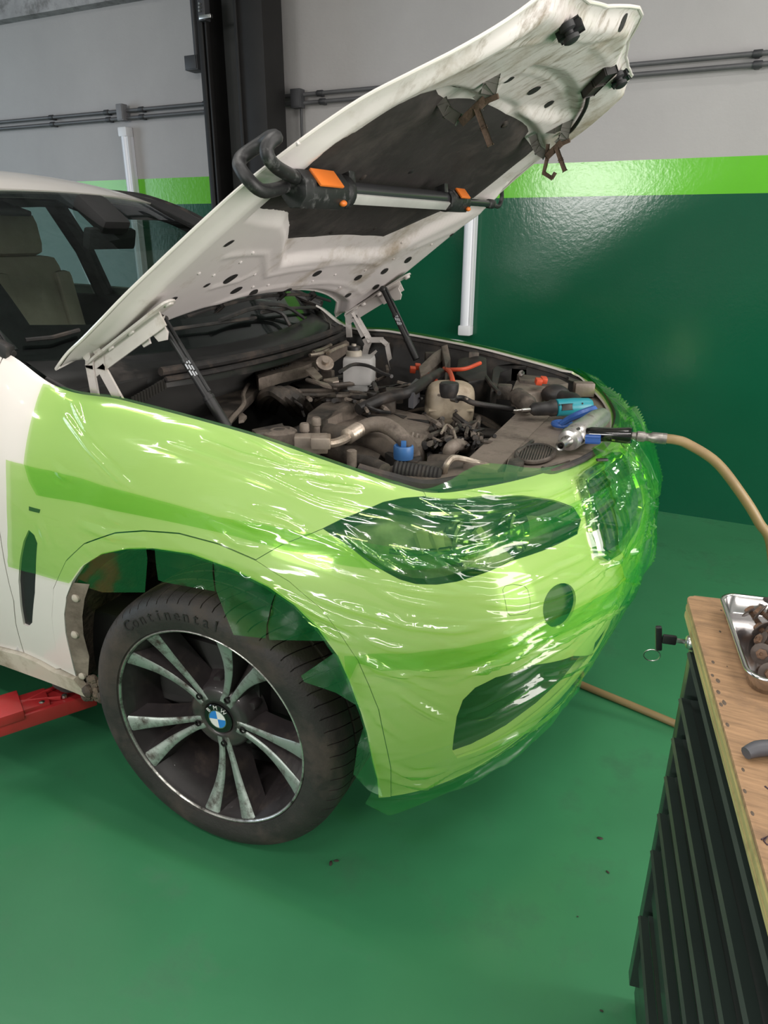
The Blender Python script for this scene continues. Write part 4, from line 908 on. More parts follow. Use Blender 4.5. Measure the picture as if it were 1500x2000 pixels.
# left tower: plates, boxes and ducts
slab_px('left_tower_plate', [(818, 716), (846, 690), (866, 676), (870, 700), (852, 715), (835, 728), (822, 735)], 1.03, .015, DUSTB, bevel=.003)
slab_px('left_tower_wall', [(862, 676), (874, 672), (880, 700), (870, 716)], 1.05, .10, DUSTP, bevel=.003)
slab_px('battery_box', [(895, 700), (930, 690), (950, 698), (952, 740), (915, 745), (890, 730)], 1.0, .10, BLACKP, bevel=.008)
slab_px('headlight_bracket', [(962, 722), (970, 712), (1000, 708), (1030, 712), (1030, 720), (1000, 718), (975, 728), (970, 762), (958, 765)], 1.0, .05, BLACKP, bevel=.004)
slab_px('air_box', [(1008, 742), (1030, 735), (1075, 742), (1085, 752), (1060, 765), (1020, 768), (1000, 760)], .99, .08, DUSTB, bevel=.006)
slab_px('air_box_lid', [(1010, 730), (1090, 738), (1110, 748), (1085, 752), (1015, 742)], 1.0, .02, DUSTP, bevel=.003)
p = L(1019, 730, 1.01); B().lathe(p, (-.3, -.8, .5), [(.012, 0), (.012, .006), (.006, .008)], 12).out('bracket_bolt', STEEL, car)
ra, rb = L(1008, 772, .985), L(1034, 792, .985); d_ = rb-ra
B().lathe(ra, d_, [(.02, 0)]+[((.030 if k % 2 else .025), d_.length*(k+.5)/11) for k in range(11)]+[(.02, d_.length)], 14).out('ribbed_sleeve', DUSTP, car)
p = L(1085, 770, .985); B().ball(p, .045, (1.1, .9, .75)).out('inlet_boot', BLACKP, car)
cable('vent_hose', [(936, 718), (948, 735), (960, 752), (975, 768)], .008, BLACKP, 1.0)
for (x, y, sx, sy, a) in ((842, 700, .05, .04, .5), (985, 765, .05, .05, .2), (700, 782, .06, .03, .4), (728, 778, .04, .04, .2), (770, 772, .06, .05, .5), (752, 790, .07, .03, .3), (1140, 760, .07, .05, .4), (925, 700, .04, .02, .3), (640, 735, .05, .03, .1), (725, 735, .03, .06, .2)):
    B().box(L(x, y, .975), (sx, sy, .05), (0, 0, a), .006).out('control_box', DUSTP if (x % 3) else DUSTB, car)
# wiring looms, each a cable of its own
rr = random.Random(11); cols = [BLACKP, DUSTP, DUSTB, RUBBER]
for k in range(46):
    x0 = 835+rr.random()*110; y0 = 835+rr.random()*60; ang = rr.uniform(-2.4, -.4); pts = [(x0, y0)]
    for j in range(3):
        ang += rr.uniform(-.7, .7); pts.append((pts[-1][0]+22*math.cos(ang), pts[-1][1]+12*math.sin(ang)))
    cable('loom_cable', pts, rr.choice((.004, .005, .006, .009)), cols[k % 4], [.90+rr.random()*.06 for _ in pts], sm=4, n=6)
for k in range(30):
    x0 = 560+rr.random()*280; y0 = 742+rr.random()*45; ang = rr.uniform(-.9, .9); pts = [(x0, y0)]
    for j in range(3):
        ang += rr.uniform(-.5, .5); pts.append((pts[-1][0]+26*math.cos(ang), pts[-1][1]+10*math.sin(ang)))
    cable('loom_cable', pts, rr.choice((.004, .006, .008)), cols[k % 4], [.95+rr.random()*.06 for _ in pts], sm=4, n=6)
cable('ground_strap', [(862, 846), (872, 830), (884, 838), (890, 856)], .004, ALU, .96)
cable('main_loom', [(700, 800), (750, 778), (800, 765), (835, 742), (860, 728)], .018, BLACKP, [.98, 1.0, 1.02, 1.03, 1.03], n=10)
# radiator top, slam panel with its round mesh, bonnet seal
slab_px('radiator_top', [(905, 902), (972, 918), (988, 898), (1080, 806), (1062, 776), (1020, 796)], .948, .05, DUSTB, bevel=.004)
gx, gy = 1045, 886
slam = slab_px('slam_panel', [(986, 922), (992, 892), (1076, 812), (1112, 772), (1160, 756), (1196, 782), (1208, 815), (1196, 840), (1180, 863), (1143, 889), (1082, 911), (1030, 922)], .946, .03, DUSTB, bevel=.006)
ring = [L(gx+37*math.cos(a)-6*math.sin(a), gy+17*math.sin(a), .955) for a in np.linspace(0, 2*PI, 29)]
B().tube(ring+ring[1:2], .006, 6, cap=False).out('mesh_ring', DUSTP, slam)
mk('mesh_back', ring[:-1], [tuple(range(28))], BLACKP, slam, smooth=False)
for k in range(13):
    q = -.86+1.72*k/12; w_ = math.sqrt(1-q*q)
    B().tube([L(gx+37*q-6*w_, gy+17*w_, .9565), L(gx+37*q+6*w_, gy-17*w_, .9565)], .0022, 5).out('mesh_bar', DUSTP, slam)
slab_px('slam_corner', [(984, 922), (994, 895), (1012, 892), (1024, 900), (1010, 922)], .966, .03, DUSTP, bevel=.006)
for (a, b) in (((1010, 885), (1040, 862)), ((1000, 905), (1012, 925)), ((1060, 915), (1110, 900)), ((1090, 800), (1120, 785))): B().tube([L(*a, .956), L(*b, .956)], .006, 6).out('panel_rib', DUSTP, slam)
cable('hood_seal', [(905, 934), (985, 929), (1060, 926), (1098, 915), (1147, 893), (1184, 866), (1201, 836), (1204, 808), (1188, 781), (1156, 756), (1108, 740)], .009, RUBBER, .954)
cable('hood_seal', [(700, 918), (760, 935), (830, 950), (905, 940)], .016, RUBBER, [1.0, .985, .965, .955])
slab_px('front_shelf', [(700, 925), (800, 900), (905, 900), (985, 918), (990, 940), (900, 948), (830, 955)], .93, .03, DUSTP, bevel=.004)
B().box(L(1176, 898, .955), (.03, .012, .006), (0, 0, .6), .002).out('latch_slot', BLACKP, car)
# ------------------------------------------------------------------ green stretch film
def film_mat(name, tint, haze, hcol):
    m = bpy.data.materials.new(name); m.use_nodes = True; nt = m.node_tree; nt.nodes.remove(nt.nodes['Principled BSDF'])
    tr = nt.nodes.new('ShaderNodeBsdfTransparent'); tr.inputs[0].default_value = (*tint, 1)
    df = nt.nodes.new('ShaderNodeBsdfDiffuse'); df.inputs[0].default_value = (*hcol, 1)
    gl = nt.nodes.new('ShaderNodeBsdfGlossy'); gl.inputs['Roughness'].default_value = .085; gl.inputs['Color'].default_value = (1, 1, 1, 1)
    lw0 = nt.nodes.new('ShaderNodeLayerWeight'); lw0.inputs['Blend'].default_value = .5; p0 = nt.nodes.new('ShaderNodeMath'); p0.operation = 'POWER'; p0.inputs[1].default_value = 1.6; nt.links.new(lw0.outputs['Facing'], p0.inputs[0])
    tm = nt.nodes.new('ShaderNodeMix'); tm.data_type = 'RGBA'; nt.links.new(p0.outputs[0], tm.inputs['Factor']); tm.inputs['A'].default_value = (*tint, 1); tm.inputs['B'].default_value = (*[t**3.2 for t in tint], 1); nt.links.new(tm.outputs['Result'], tr.inputs[0])   # the longer way through the film at a slant
    m1 = nt.nodes.new('ShaderNodeMixShader'); m1.inputs[0].default_value = haze; nt.links.new(tr.outputs[0], m1.inputs[1]); nt.links.new(df.outputs[0], m1.inputs[2])
    lw = nt.nodes.new('ShaderNodeLayerWeight'); lw.inputs['Blend'].default_value = .5
    pw = nt.nodes.new('ShaderNodeMath'); pw.operation = 'POWER'; pw.inputs[1].default_value = 3.5; nt.links.new(lw.outputs['Facing'], pw.inputs[0])
    ma = nt.nodes.new('ShaderNodeMath'); ma.operation = 'MULTIPLY_ADD'; ma.inputs[1].default_value = .55; ma.inputs[2].default_value = .065; nt.links.new(pw.outputs[0], ma.inputs[0])
    m2 = nt.nodes.new('ShaderNodeMixShader'); nt.links.new(ma.outputs[0], m2.inputs[0]); nt.links.new(m1.outputs[0], m2.inputs[1]); nt.links.new(gl.outputs[0], m2.inputs[2])
    tc = nt.nodes.new('ShaderNodeTexCoord'); mp = nt.nodes.new('ShaderNodeMapping'); mp.inputs['Scale'].default_value = (2.5, 2.5, 22); mp.inputs['Rotation'].default_value = (.25, .3, 0)
    n1 = nt.nodes.new('ShaderNodeTexNoise'); n1.inputs['Scale'].default_value = 1.6; n1.inputs['Detail'].default_value = 2.5; n1.inputs['Distortion'].default_value = .6
    nt.links.new(tc.outputs['Object'], mp.inputs['Vector']); nt.links.new(mp.outputs['Vector'], n1.inputs['Vector'])
    bp = nt.nodes.new('ShaderNodeBump'); bp.inputs['Strength'].default_value = .10; bp.inputs['Distance'].default_value = .012; nt.links.new(n1.outputs['Fac'], bp.inputs['Height']); nt.links.new(bp.outputs['Normal'], gl.inputs['Normal'])
    nt.links.new(m2.outputs[0], nt.nodes['Material Output'].inputs[0])
    MATS[name] = m; return m
FILM = film_mat('green stretch film', (.83, .972, .58), .13, (.02, .38, .10))
def nz(x, y, z=0.0): return noise.noise(V((x, y, z)))
FOLDS_PX = [[(640, 1170), (720, 1195), (800, 1220), (880, 1228), (960, 1215)], [(605, 1185), (690, 1230), (760, 1262), (850, 1270)], [(775, 1180), (800, 1205), (850, 1232)], [(760, 1060), (800, 1105), (845, 1157)], [(775, 1060), (815, 1103), (846, 1148)],
 [(820, 1072), (870, 1110), (930, 1152)], [(850, 1085), (920, 1112), (1000, 1118)], [(1160, 1205), (1072, 1250), (960, 1322)], [(1140, 1225), (1040, 1290), (930, 1345)], [(1158, 1278), (1050, 1320), (940, 1390), (890, 1405)], [(1120, 1295), (1000, 1370), (900, 1410)],
 [(755, 1330), (800, 1360), (850, 1390), (890, 1410)], [(690, 1290), (760, 1300), (900, 1360)], [(682, 1326), (730, 1330), (762, 1342)], [(1255, 1000), (1225, 1080), (1190, 1180), (1150, 1250)], [(1250, 1040), (1236, 1100), (1212, 1180)], [(1240, 965), (1200, 1060), (1150, 1150)],
 [(1180, 905), (1100, 965), (1000, 1010), (880, 1060)], [(1190, 930), (1100, 1000), (980, 1055), (860, 1095)], [(1200, 960), (1120, 1030), (1010, 1080), (860, 1120)], [(1170, 930), (1060, 985), (940, 1010)], [(660, 1030), (720, 1080), (790, 1130)],
 [(120, 800), (180, 880), (240, 940), (280, 960)], [(140, 762), (165, 830), (190, 870)], [(95, 900), (130, 930), (170, 940)], [(300, 860), (420, 900), (520, 935), (630, 985), (750, 1010)], [(450, 850), (560, 905), (680, 925)], [(380, 855), (470, 890), (560, 915), (690, 935)], [(560, 890), (640, 905)], [(570, 930), (640, 950), (720, 960)],
 [(400, 1020), (470, 1060), (530, 1075)], [(480, 990), (560, 1015), (610, 1040)], [(420, 1000), (500, 1030), (560, 1045)], [(80, 1010), (95, 1050), (102, 1080)], [(150, 1020), (220, 1045), (300, 1050)], [(160, 1060), (200, 1080)], [(190, 1000), (260, 1025)],
 [(520, 1140), (600, 1180), (680, 1215), (760, 1235)], [(560, 1170), (640, 1205), (700, 1225)], [(600, 1210), (660, 1240), (740, 1262)], [(660, 1250), (720, 1285), (800, 1330)], [(700, 1330), (740, 1400), (800, 1450)], [(740, 1480), (800, 1510), (880, 1500)], [(745, 1510), (830, 1530), (900, 1490)], [(900, 1480), (1000, 1430), (1100, 1370)],
 [(850, 1140), (960, 1160), (1080, 1110), (1150, 1080)], [(900, 1165), (1000, 1180), (1110, 1150), (1200, 1080)], [(700, 1130), (780, 1170), (900, 1190)], [(1060, 1230), (960, 1290), (860, 1330)], [(880, 960), (960, 975), (1060, 960)], [(850, 985), (950, 995), (1080, 970)]]
_fr = random.Random(77)
FOLDS = [(body.px(f), _fr.uniform(.6, 1.25)) for f in FOLDS_PX]
def wrinkle(amp, sets, seed, base=.006, near=None, folds=.0065, fw=.0085):
    """pulled folds along lines seen in the film, plus ridged small folds: sets of (direction angle, wavelength, strength)"""
    def f(uv, P):
        out = np.full(len(uv), base); u_, v_ = uv[:, 0], uv[:, 1]
        if folds:
            for line, k in FOLDS:
                mu = np.array(line); sel = (u_ > mu[:, 0].min()-.05) & (u_ < mu[:, 0].max()+.05) & (v_ > mu[:, 1].min()-.05) & (v_ < mu[:, 1].max()+.05)
                if not sel.any(): continue
                rs = resample(line, .02, False); d = seg_dist(u_[sel], v_[sel], line, False)
                e = np.minimum(np.hypot(u_[sel]-line[0][0], v_[sel]-line[0][1]), np.hypot(u_[sel]-line[-1][0], v_[sel]-line[-1][1])); tp = smooth01(e/.09)
                out[sel] += folds*k*tp*(np.exp(-(d/fw)**2)-.35*np.exp(-((d-2.2*fw)/fw)**2))
        for i, (u, v) in enumerate(uv):
            h = 0.0
            for j, (ang, wl, st) in enumerate(sets):
                c_, s_ = math.cos(ang), math.sin(ang); al = u*c_+v*s_; ac = -u*s_+v*c_
                w_ = nz(al*1.1, ac*2.2, seed+j*5)*1.0
                ph = (ac/wl+w_*1.2); r = 1-abs(math.sin(ph*PI)); r = r**4
                mk_ = max(0.0, nz(al*1.3+9, ac*4.0, seed+20+j*3)+.05)*1.8
                h += st*r*mk_
            h += .45*nz(u*3, v*4, seed+40)
            out[i] += 1.5*amp*h*(near(u, v) if near else 1.0)
        return out
    return f
bandA_lo = body.px([(75, 967), (150, 980), (225, 997), (350, 1022), (440, 1042), (525, 1065), (590, 1083), (650, 1100), (750, 1113), (850, 1110), (950, 1080), (1060, 1043), (1140, 1008), (1200, 965)])
bandB_up = body.px([(18, 898), (50, 907), (105, 920), (210, 950), (350, 987), (430, 1010), (520, 1026), (610, 1042), (690, 1055), (760, 1068), (850, 1078), (950, 1052), (1050, 1010), (1130, 978), (1205, 938)])
bandB_lo = body.px([(700, 1291), (730, 1298), (760, 1302), (860, 1304), (940, 1294), (1040, 1258), (1140, 1214), (1200, 1182), (1245, 1140)])
bandC_up = body.px([(676, 1275), (720, 1272), (760, 1270), (880, 1258), (980, 1238), (1052, 1210), (1140, 1172), (1200, 1138), (1246, 1080)])
UL = 2*UH
topv = [(u, VT-.003+.003*math.sin(u*23)+.044*math.exp(-((u-4.98)/.17)**2)) for u in np.arange(UL-4.75, 4.80, -.05)]
sheetA = body.px([(86, 752), (70, 800), (58, 850), (50, 905), (60, 940)]) + bandA_lo + [(UH+.25, .60), (UL-5.0, .56), (UL-4.75, .62)] + topv + [(4.74, VT-.002)] + [(u, VT+.001) for u in np.arange(4.65, 3.52, -.1)]
kid_ring = inset(kidney_poly, -.035); kid_ring2 = mir(kid_ring)
def over_kidney(uv):
    """film bridges the raised kidney frames"""
    h = np.zeros(len(uv))
    for k_ in (kid_ring, kid_ring2):
        i_ = in_poly(uv[:, 0], uv[:, 1], k_); h = np.maximum(h, np.where(i_, .019*smooth01(seg_dist(uv[:, 0], uv[:, 1], k_)/.02), 0))
    return h
LAYERS = []
def film(name, label, poly, disp, du=.012, dv=.0055, off=0.0, calm=None):
    """each sheet lies on the car and on top of the sheets laid before it"""
    under = list(LAYERS)
    def d_(uv, P):
        h = np.maximum(disp(uv, P)+over_kidney(uv), .0025)
        if calm is not None:                       # folds die out towards the edge of the sheet
            h = np.maximum(calm+(h-calm)*(.15+.85*smooth01(seg_dist(uv[:, 0], uv[:, 1], poly)/.06)), over_kidney(uv)+.004)
        for pl_, f_ in under:
            ins = in_poly(uv[:, 0], uv[:, 1], pl_) | (seg_dist(uv[:, 0], uv[:, 1], pl_) < .016)
            if ins.any(): h[ins] = np.maximum(h[ins], f_(uv[ins], None)+.0045)
        return h
    LAYERS.append((poly, d_))
    o = patch(name, body, poly, FILM, None, du=du, dv=dv, edge=.012, off=off, disp=d_)
    tag(o, label, 'plastic film', 'green film sheets on the car'); return o
fA = film('stretch_film', 'upper sheet of green stretch film over the fender top and headlight', sheetA, wrinkle(.0040, [(-.28, .075, 1.0), (-.10, .055, .7)], 1.0, near=lambda u, v: .07+1.3*max(0, min(1, (u-4.55)/.3)), folds=.0065, fw=.0075))
openF = [p for p in openA if p[1] > 0.1]
iO = [i for i, p in enumerate(openA) if True]
arc_ = openA[5:17]      # along the arch from behind the wheel to its front
sheetB = body.px([(18, 898), (20, 960), (22, 1030), (24, 1104), (70, 1116), (120, 1131)]) + arc_ + bandB_lo + [(UH+.2, .30), (UL-5.1, .30), (UL-4.9, .45), (UL-5.0, .62), (UH+.25, .72)] + bandB_up[::-1][:-1]
fB = film('stretch_film', 'middle sheet of green stretch film round the wheel arch and bumper', sheetB, wrinkle(.0060, [(-.12, .060, 1.0), (.16, .045, .9), (-.45, .09, .5)], 2.0, base=.011, near=lambda u, v: .4+1.0*max(0, min(1, (u-4.3)/.4)), folds=.009, fw=.0075))
sheetC = openA[16:21] + [(openA[20][0]-.035, -.012), (openA[20][0]+.03, -.050)] + [(u, -.022-.020*math.sin((u-4.5)*3)**2-.006*math.sin(u*41)) for u in np.arange(4.66, UL-4.7, .05)] + [(UL-4.7, .3), (UL-5.0, .42), (UH+.2, .42)] + bandC_up[::-1]
fC = film('stretch_film', 'lower sheet of green stretch film hanging below the bumper corner', sheetC, wrinkle(.0065, [(.30, .060, 1.0), (.12, .045, .9), (-.25, .09, .7)], 3.0, base=.008, folds=.010, fw=.0075))
sheetD = [(UL-3.45, VT-.05), (UL-3.45, .60), (UL-4.2, .55), (UL-4.85, .50), (UL-4.85, .80), (UL-4.80, VT)] + [(u, VT+.024+.004*math.sin(u*17)) for u in np.arange(UL-4.75, UL-3.5, .04)]
fD = film('stretch_film', 'bunched sheet of green stretch film along the fender beside the wall', sheetD, wrinkle(.010, [(.05, .16, 1.0), (.4, .13, .8)], 4.0, base=.008, folds=0, near=lambda u, v: .12+.9*max(0, min(1, (UL-4.1-u)/.5))), calm=.008)
sheetE = [(5.32, .80), (5.26, .70), (5.22, .58), (5.28, .44), (5.42, .36), (5.62, .33), (5.9, .36), (6.2, .40), (6.45, .46), (6.5, .70), (6.5, VT)] + [(u, VT-.006+.004*math.sin(u*19)) for u in np.arange(6.45, 5.40, -.04)]
fE = film('stretch_film', 'crumpled sheet of green stretch film bunched round the kidney grille', sheetE, wrinkle(.020, [(.75, .13, 1.0), (.45, .10, .9), (1.2, .17, .8)], 5.0, base=.024, folds=0), du=.011, dv=.008, calm=.02)
# loose flaps that hang into the wheel arch, cut by slits
def flap(pts, yv, parent, seed, tilt=.0):
    poly = resample(pts, 14); U, W = np.meshgrid(np.arange(min(p[0] for p in pts), max(p[0] for p in pts), 12.), np.arange(min(p[1] for p in pts), max(p[1] for p in pts), 12.)); U, W = U.ravel(), W.ravel()
    ok = in_poly(U, W, poly) & (seg_dist(U, W, poly) > 4); vin = poly+list(zip(U[ok].tolist(), W[ok].tolist()))
    vo, eo, fo, *_ = geometry.delaunay_2d_cdt([V(p) for p in vin], [(i, (i+1) % len(poly)) for i in range(len(poly))], [], 0, 1e-6)
    ymin = min(p[1] for p in pts); vv = []
    for v in vo:
        k = (v.y-ymin)/120.0; vv.append(lift(v.x, v.y, 1, yv+tilt*k+.010*nz(v.x*.018, v.y*.018, seed)*min(1, k*2)))
    ff = [list(f) for f in fo if in_poly(np.array([sum(vo[i].x for i in f)/3]), np.array([sum(vo[i].y for i in f)/3]), poly)[0]]
    return mk('film_flap', vv, ff, FILM, parent)
flap([(141, 1137), (165, 1102), (200, 1080), (250, 1070), (285, 1069), (288, 1092), (283, 1157), (200, 1157), (165, 1146)], -.966, fB, 1, .02)
flap([(302, 1070), (375, 1080), (416, 1095), (415, 1120), (420, 1155), (375, 1147), (320, 1137), (309, 1133), (305, 1105)], -.966, fB, 2, .03)
flap([(417, 1096), (450, 1107), (525, 1144), (540, 1154), (531, 1176), (521, 1220), (519, 1247), (456, 1240), (438, 1195), (421, 1150)], -.970, fB, 3, -.012)
flap([(541, 1154), (575, 1179), (622, 1223), (645, 1252), (526, 1250), (523, 1222), (533, 1177)], -.970, fB, 4, -.012)
flap([(588, 1320), (652, 1276), (662, 1280), (684, 1330), (705, 1383), (656, 1353), (594, 1332)], -.966, fC, 5, -.01)
flap([(698, 1458), (711, 1418), (718, 1430), (731, 1490), (747, 1556), (720, 1544), (690, 1512)], -.925, fC, 6, .0)
# ------------------------------------------------------------------ wall fittings
PIPE = mat('dark grey conduit', (.085, .085, .09), .45, var=.15)
FIT = mat('black fitting', (.035, .036, .04), .5, var=.2)
def conduit(z, label, clips):
    t = thing('conduit', label, 'conduit', (-1.0, 2.08, z), 'conduit pipes along the wall')
    B().cyl((-7.9, 2.085, z), (5.9, 2.085, z), .0115, n=12).out('pipe', PIPE, t)
    for x in clips:
        B().lathe((x-.02, 2.085, z), (1, 0, 0), [(.015, 0), (.0165, .004), (.0165, .036), (.015, .04)], 12).out('coupling', FIT, t)
        B().box((x, 2.103, z), (.022, .035, .03), None, .003).out('clip', FIT, t)
cx_u = [lift(x, y, 1, 2.085).x for x, y in ((100, 225), (208, 217), (276, 212), (402, 202), (625, 180), (1480, 105))]
cx_l = [lift(x, y, 1, 2.085).x for x, y in ((103, 240), (212, 231), (277, 226), (405, 217), (630, 199), (1480, 125))]
conduit(2.272, 'upper dark conduit pipe running along the grey wall', cx_u+[-5.2, 2.5])
conduit(2.228, 'lower dark conduit pipe running along the grey wall', cx_l+[-5.2, 2.5])
def jbox(name, label, p, size, m, drop=None):
    t = thing(name, label, 'junction box', p)
    B().box(p, size, None, .004).out('box', m, t)
    B().box(V(p)+V((0, -size[1]/2-.002, 0)), (size[0]*.86, .005, size[2]*.86), None, .001).out('cover', m, t)
    if drop: B().cyl(drop[0], drop[1], drop[2], n=10).out('cable_drop', FIT, t)
jbox('junction_box', 'grey junction box on the conduits above the white tube light', (lift(241, 222, 1, 2.08).x, 2.07, 2.26), (.055, .05, .10), mat('grey box', (.16, .16, .17), .5))
xb = lift(583, 192, 1, 2.08).x
jbox('junction_box', 'black junction box on the conduits with a thin cable hanging down', (xb, 2.07, 2.25), (.07, .055, .10), FIT, ((xb+.01, 2.09, 2.2), (xb+.01, 2.09, 1.3), .008))
pb = lift(382, 125, 1, 2.07)
jbox('junction_box', 'square black switch box at the end of a thick vertical cable', (pb.x, 2.07, pb.z), (.10, .09, .08), FIT, ((pb.x, 2.09, pb.z), (pb.x, 2.09, 3.4), .017))
TUBEW = mat('white diffuser', (.72, .74, .80), .3); TUBEC = mat('white end cap', (.66, .67, .70), .4)
def tube_light(x, label, z0=.936, z1=2.175):
    t = thing('tube_light', label, 'light', (x, 2.10, z0), 'white batten lights on the wall')
    pr = [(.034*math.cos(a), -.014-.030*math.sin(a)) for a in np.linspace(0, PI, 13)]
    b_ = B().prism([(-.034, .02)]+pr[::-1]+[(.034, .02)], Matrix.Translation((x, 2.098, z0+.05)), z1-z0-.10); b_.out('diffuser', TUBEW, t, sharp=50)
    B().box((x+.031, 2.075, (z0+z1)/2), (.012, .03, z1-z0-.10), None, .003).out('housing_edge', TUBEC, t)
    for za, zb in ((z0, z0+.06), (z1-.06, z1)): B().box((x, 2.085, (za+zb)/2), (.076, .068, zb-za), None, .010).out('end_cap', TUBEC, t)
tube_light(-2.945, 'white batten tube light mounted upright behind the car roof')
tube_light(-.434, 'white batten tube light mounted upright behind the engine bay')
# two-post lift: posts and the red arm
POSTB = mat('black post steel', (.010, .0095, .0095), .5, var=.2, spec=.3); POSTG = mat('dark grey post steel', (.040, .043, .043), .55, var=.1)
def lift_post(x, y, s_, label):
    t = thing('lift_post', label, 'car lift', (x, y, 0))
    g = lambda dx, dy, z: V((x+dx, y+s_*dy, z))
    B().box(g(0, .10, 1.70), (.44, .012, 3.4), None, .002).out('back_plate', POSTG, t, smooth=False)
    B().box(g(-.205, .0, 1.70), (.035, .20, 3.4), None, .004).out('flange', POSTB, t)
    B().box(g(-.165, -.085, 1.70), (.012, .03, 3.4), None, .002).out('guide_edge', POSTB, t)
    B().box(g(.13, .0, 1.70), (.19, .20, 3.4), None, .004).out('carriage_rail', POSTB, t)
    B().box(g(.055, -.105, 1.70), (.02, .02, 3.4), None, .002).out('guide_edge', POSTB, t)
    B().box(g(0, .02, .012), (.60, .45, .024), None, .004).out('base_plate', POSTB, t)
    return t
lp = lift_post(-1.815, 1.90, 1, 'tall black steel lift post standing against the wall')
ps = lift(398, 18, 1, 1.80)
B().box(ps, (.05, .05, .12), None, .006).out('limit_switch', FIT, lp)
B().box(lift(402, 33, 1, 1.78), (.085, .02, .02), None, .003).out('switch_lever', STEEL, lp)
for k in range(3): B().lathe(lift(391, 8+7*k, 1, 1.77), (0, -1, 0), [(.006, 0), (.006, .012)], 8).out('switch_contact', STEEL, lp)
REDP = mat('red arm paint', (.36, .022, .024), .35, var=.12, scale=6, dirt=(.16, .02, .02), dirt_amt=.3, coat=.3)
post2 = lift_post(-1.45, -2.42, -1, 'black lift post carrying a red arm that reaches under the sill')
a0 = V((-.545, -.840, .225)); a1 = V((-1.30, -2.15, .225)); d_ = (a1-a0).normalized(); sd = V((0, 0, 1)).cross(d_)
arm = B().box(a0+d_*.94, (.085, .055, 1.68), frame(d_, sd), .006).out('lift_arm', REDP, post2)
B().box(a0+d_*.13+V((0, 0, -.006)), (.105, .045, .30), frame(d_, sd), .006).out('arm_tip', REDP, arm)
B().box(a0+d_*.22+V((0, 0, .022)), (.115, .030, .10), frame(d_, sd), .004).out('arm_collar', REDP, arm)
pdc = V((-.575, -.845, .247))
B().lathe(pdc, (0, 0, 1), [(.05, 0), (.05, .012), (.062, .016), (.062, .05), (.058, .075), (.05, .078)], 28).out('rubber_pad', RUBBER, arm)
for k in (.06, .12):
    p = a0+d_*k+sd*.03+V((0, 0, .02)); B().lathe(p, (0, 0, 1), [(.008, 0), (.008, .008), (.004, .010)], 8).out('pin_head', STEEL, arm)
for (k0, k1, s0, s1) in ((.07, .17, -.035, .0), (.07, .17, .03, -.01)): B().cyl(a0+d_*k0+sd*s0+V((0, 0, .022)), a0+d_*k1+sd*s1+V((0, 0, .024)), .006, n=6).out('weld_rib', REDP, arm)
# ------------------------------------------------------------------ under-hood work lamp
lamp = thing('work_lamp', 'black and orange work lamp bar hooked across the raised hood', 'work lamp', (.125, 0, 1.59))
HB = mat('lamp black rubber', (.014, .014, .015), .5, var=.3, scale=30, dirt=(.10, .10, .10), dirt_amt=.22, dirt_scale=40); ORG = mat('lamp orange', (.80, .20, .03), .45)
ax = V((0, 1, .012)).normalized(); pz = V((0, 0, 1)); lc = lambda y, dz=0.0, dx=0.0: V((.150+dx, y, 1.5870+.0165*y+dz))
hexp = lambda r: [(r*math.cos(a)*1.0, r*.85*math.sin(a)) for a in np.linspace(0, 2*PI, 8, endpoint=False)+.39]
B().prism(hexp(.040), M4(lc(-.685), ax, pz), .19, .006).out('handle', HB, lamp)
B().lathe(lc(-.50), ax, [(.032, 0), (.037, .012), (.037, .028), (.032, .034)], 20).out('handle_collar', HB, lamp)
B().prism(hexp(.034), M4(lc(.185), ax, pz), .16, .005).out('handle', HB, lamp)
B().lathe(lc(.165), ax, [(.028, 0), (.033, .01), (.033, .025), (.028, .03)], 20).out('handle_collar', HB, lamp)
for (y0, y1, w_, up) in ((-.63, -.53, .034, .026), (.235, .315, .028, .024)):
    p = lc((y0+y1)/2); n = (V((.55, -.25, .45))).normalized(); B().box(p+n*(up+.012), (.006, w_*1.25, y1-y0), frame(ax, n), .002).out('orange_panel', ORG, lamp)
    p = lc(y1-.0); B().ball(p+V((.03, .01, -.028))*(up/.03), .009, (1, 1.4, .8)).out('switch_button', ORG, lamp)
B().cyl(lc(-.49, .004), lc(.18, .004), .021, n=18).out('lamp_tube', mat('lamp tube dark', (.05, .05, .055), .25, .3), lamp)
B().box(lc(-.155, -.014, .012), (.010, .026, .66), frame(ax, V((.6, 0, -.5))), .003).out('light_strip', mat('led strip cover', (.50, .50, .48), .3, var=.1), lamp)
B().cyl(lc(.33), lc(.66), .011, n=14).out('extension_rod', mat('rod dark steel', (.06, .06, .065), .3, .6), lamp)
B().lathe(lc(.60), ax, [(.011, 0), (.016, .006), (.016, .05), (.011, .06)], 14).out('rod_clamp', HB, lamp)
for y in (-.47, .13): B().prism([(-.018, 0), (.018, 0), (.012, .020), (-.020, .024)], M4(lc(y, .018), ax, V((-.2, 0, 1)).cross(ax)), .03, .003).out('hook_bracket', HB, lamp)
hk = [(563, 362, -.672), (535, 371, -.74), (510, 372, -.79), (487, 353, -.815), (469, 328, -.815), (469, 312, -.80), (484, 298, -.785), (510, 281, -.775), (530, 268, -.785), (539, 269, -.80), (529, 276, -.815), (521, 291, -.825), (526, 311, -.82), (545, 330, -.775), (577, 347, -.69)]
B().tube([lift(x, y, 1, yy) for x, y, yy in hk], .0135, 10, smooth=4).out('hood_hook', HB, lamp)
B().tube([lc(.65), lc(.69, -.006), lc(.735, -.004), lc(.762, .022), lc(.755, .052)], .008, 8, smooth=4).out('hood_hook', HB, lamp)
